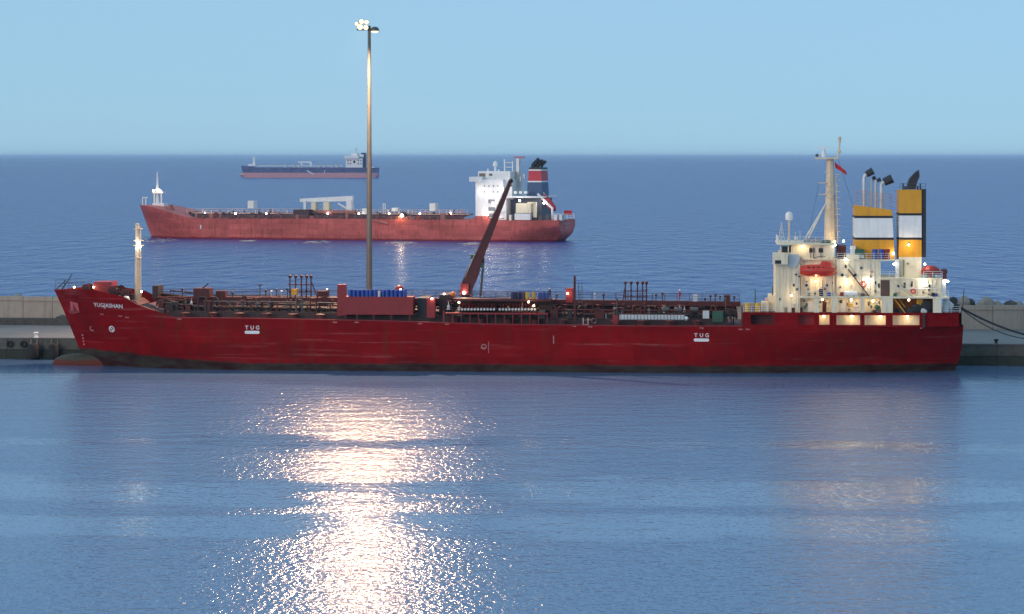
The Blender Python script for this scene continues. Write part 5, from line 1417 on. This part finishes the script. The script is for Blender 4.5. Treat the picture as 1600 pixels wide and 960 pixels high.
# lamp glints under the anchored tanker, painted as warm flecks on the water
for i, (px, py, L_, wd, lab) in enumerate(((250, 375.5, 9.5, 34, 'bright wide painted lamp glint under the bow of the anchored tanker'), (496, 378.5, 6.0, 20, 'bright painted lamp glint under the midship crane of the anchored tanker'), (628, 379.8, 5.5, 16, 'painted lamp glint on the water under the anchored tanker, right of the lamp mast'), (736, 381, 4.0, 16, 'painted lamp glint on the water left of the crane boom'), (390, 376.5, 3.0, 10, 'faint painted lamp glint under the anchored tanker, left of midships'))):
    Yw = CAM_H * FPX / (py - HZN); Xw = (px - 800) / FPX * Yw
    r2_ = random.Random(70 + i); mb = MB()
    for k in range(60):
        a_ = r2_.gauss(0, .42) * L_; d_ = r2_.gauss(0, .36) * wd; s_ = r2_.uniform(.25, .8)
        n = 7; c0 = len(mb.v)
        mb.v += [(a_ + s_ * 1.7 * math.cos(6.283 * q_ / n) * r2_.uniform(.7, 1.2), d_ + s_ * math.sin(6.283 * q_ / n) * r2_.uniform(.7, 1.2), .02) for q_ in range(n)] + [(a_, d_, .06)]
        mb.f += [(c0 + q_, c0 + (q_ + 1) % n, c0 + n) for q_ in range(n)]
    o = mb.build('painted_lamp_glint', M_glint, fix=False); o.location = (Xw, Yw, 0); tag(o, lab, kind='stuff')

# ------------------------------------------------------------------ third tanker, far out
H3 = Frame((484.5 - 800) / FPX * 4060, 4060.0, 6.0)
s3 = H3.root('distant_tanker')
tag(s3, 'hazy blue-grey tanker far out near the horizon with pink bottom paint', 'tanker')
X3B, X3S = H3.x(377, 0), H3.x(591, 0)
_p3 = [(377, 259), (390, 260.5), (402, 262), (560, 262), (591, 262.5)]
def b3(x, z):
    d_ = max(0, x - X3B - 4 * max(0, min(1, (17 - z) / 17))) / 38; b = 17 if d_ >= 1 else 17 * (1 - (1 - d_) ** 2.1)
    e_ = max(0, X3S - x)
    if e_ < 24: b *= .6 + .4 * (1 - (1 - e_ / 24) ** 2)
    return b
M_hull3 = hull_material('blue_grey_hull', (0.13, 0.17, 0.31), (0.62, 0.32, 0.35), 8.0, 0.0, weed=(0.58, 0.32, 0.35), scuff=(.15, .19, .32))
simple_hull(X3B, X3S, b3, [H3.x(p, -10) for p, _ in _p3], [H3.z(q_, p, -10) for p, q_ in _p3], 5, 17, 'hull', M_hull3, s3, 60, 10)
b_ = MB(); b_.lathe([(.3, -9), (2.2, -7), (3, -2), (3, 6)], (X3B + 5, 0, 4.5), 12, 'x'); b_.build('bulbous_bow', mat('pale_bulb', (.5, .33, .33), .6), s3, smooth=True)
def kb(px0, py0, px1, py1, y0, y1, m, nm, parent=s3):
    b_ = MB(); H3.box(b_, px0, py0, px1, py1, y0, y1); return b_.build(nm, m, parent)
kb(395, 245, 398, 259, -2, 2, M_white, 'foremast'); kb(388, 256.5, 399, 259.5, -5, 5, M_white, 'forecastle_house')
jb = kb(484, 254, 487, 261, -2, 2, M_white, 'hose_crane'); kb(466, 252.5, 486, 254.5, -1.5, 1.5, M_white, 'crane_jib', jb); kb(470, 254, 472, 262, -1, 1, M_white, 'jib_rest', jb)
kb(400, 258.8, 535, 260.2, -2, 2, M_galv, 'catwalk')
for px in (445, 458, 466, 497, 505, 517, 525): kb(px, 258.5 if px != 445 else 257.5, px + 2.2, 262.2, -4, 2, M_galv, 'deck_fitting')
ac3 = kb(540, 247.5, 566, 263, -14, 14, M_white, 'superstructure'); kb(538, 243.5, 560, 248, -17, 17, M_white, 'bridge', ac3); kb(549, 239.5, 558, 244, -7, 7, M_white, 'wheelhouse_top', ac3)
kb(555.5, 231, 557, 240, -1, 1, M_galv, 'radar_mast', ac3); kb(552, 251, 555, 255, -14.4, -13.8, M_glass, 'recess', ac3)
for r_ in range(2):
    for px in (543, 547, 559, 563): kb(px, 250 + 5 * r_, px + 1.4, 252 + 5 * r_, -14.4, -13.8, M_glass, 'window', ac3)
fn = kb(564, 239, 571, 262, -5, 5, mat('far_funnel_blue', (.03, .06, .16), .5), 'funnel'); kb(562, 241.5, 568, 246, -5.6, 5.6, M_white, 'funnel_badge', fn)
kb(572, 258, 574.5, 262.5, -4, 4, M_white, 'stern_house'); kb(580, 261, 585, 262.6, -3, 3, M_white, 'stern_house')
b_ = MB(); b_.rod(H3.p(480, 267, -17.6), H3.p(490, 273, -17.6), .9, n=5); b_.build('side_ladder', M_white, s3); b_ = MB(); b_.rod(H3.p(506, 273, -17.6), H3.p(508, 266, -17.6), .5, n=5); b_.build('pilot_ladder', M_white, s3)

# ------------------------------------------------------------------ haze over the sea
hz = MB(); hz.box(-70000, 70000, -1200, 190000, -4.0, 66.0)
mh = bpy.data.materials.new('haze_air'); mh.use_nodes = True
nt = mh.node_tree; nt.nodes.remove(nt.nodes['Principled BSDF'])
pv = nt.nodes.new('ShaderNodeVolumePrincipled')
pv.inputs['Color'].default_value = (0.68, 0.86, 1.0, 1)
pv.inputs['Density'].default_value = 0.000026
nt.links.new(pv.outputs[0], nt.nodes['Material Output'].inputs['Volume'])
ho = hz.build('haze', mh)
tag(ho, 'thin blue evening haze over the sea', kind='stuff')
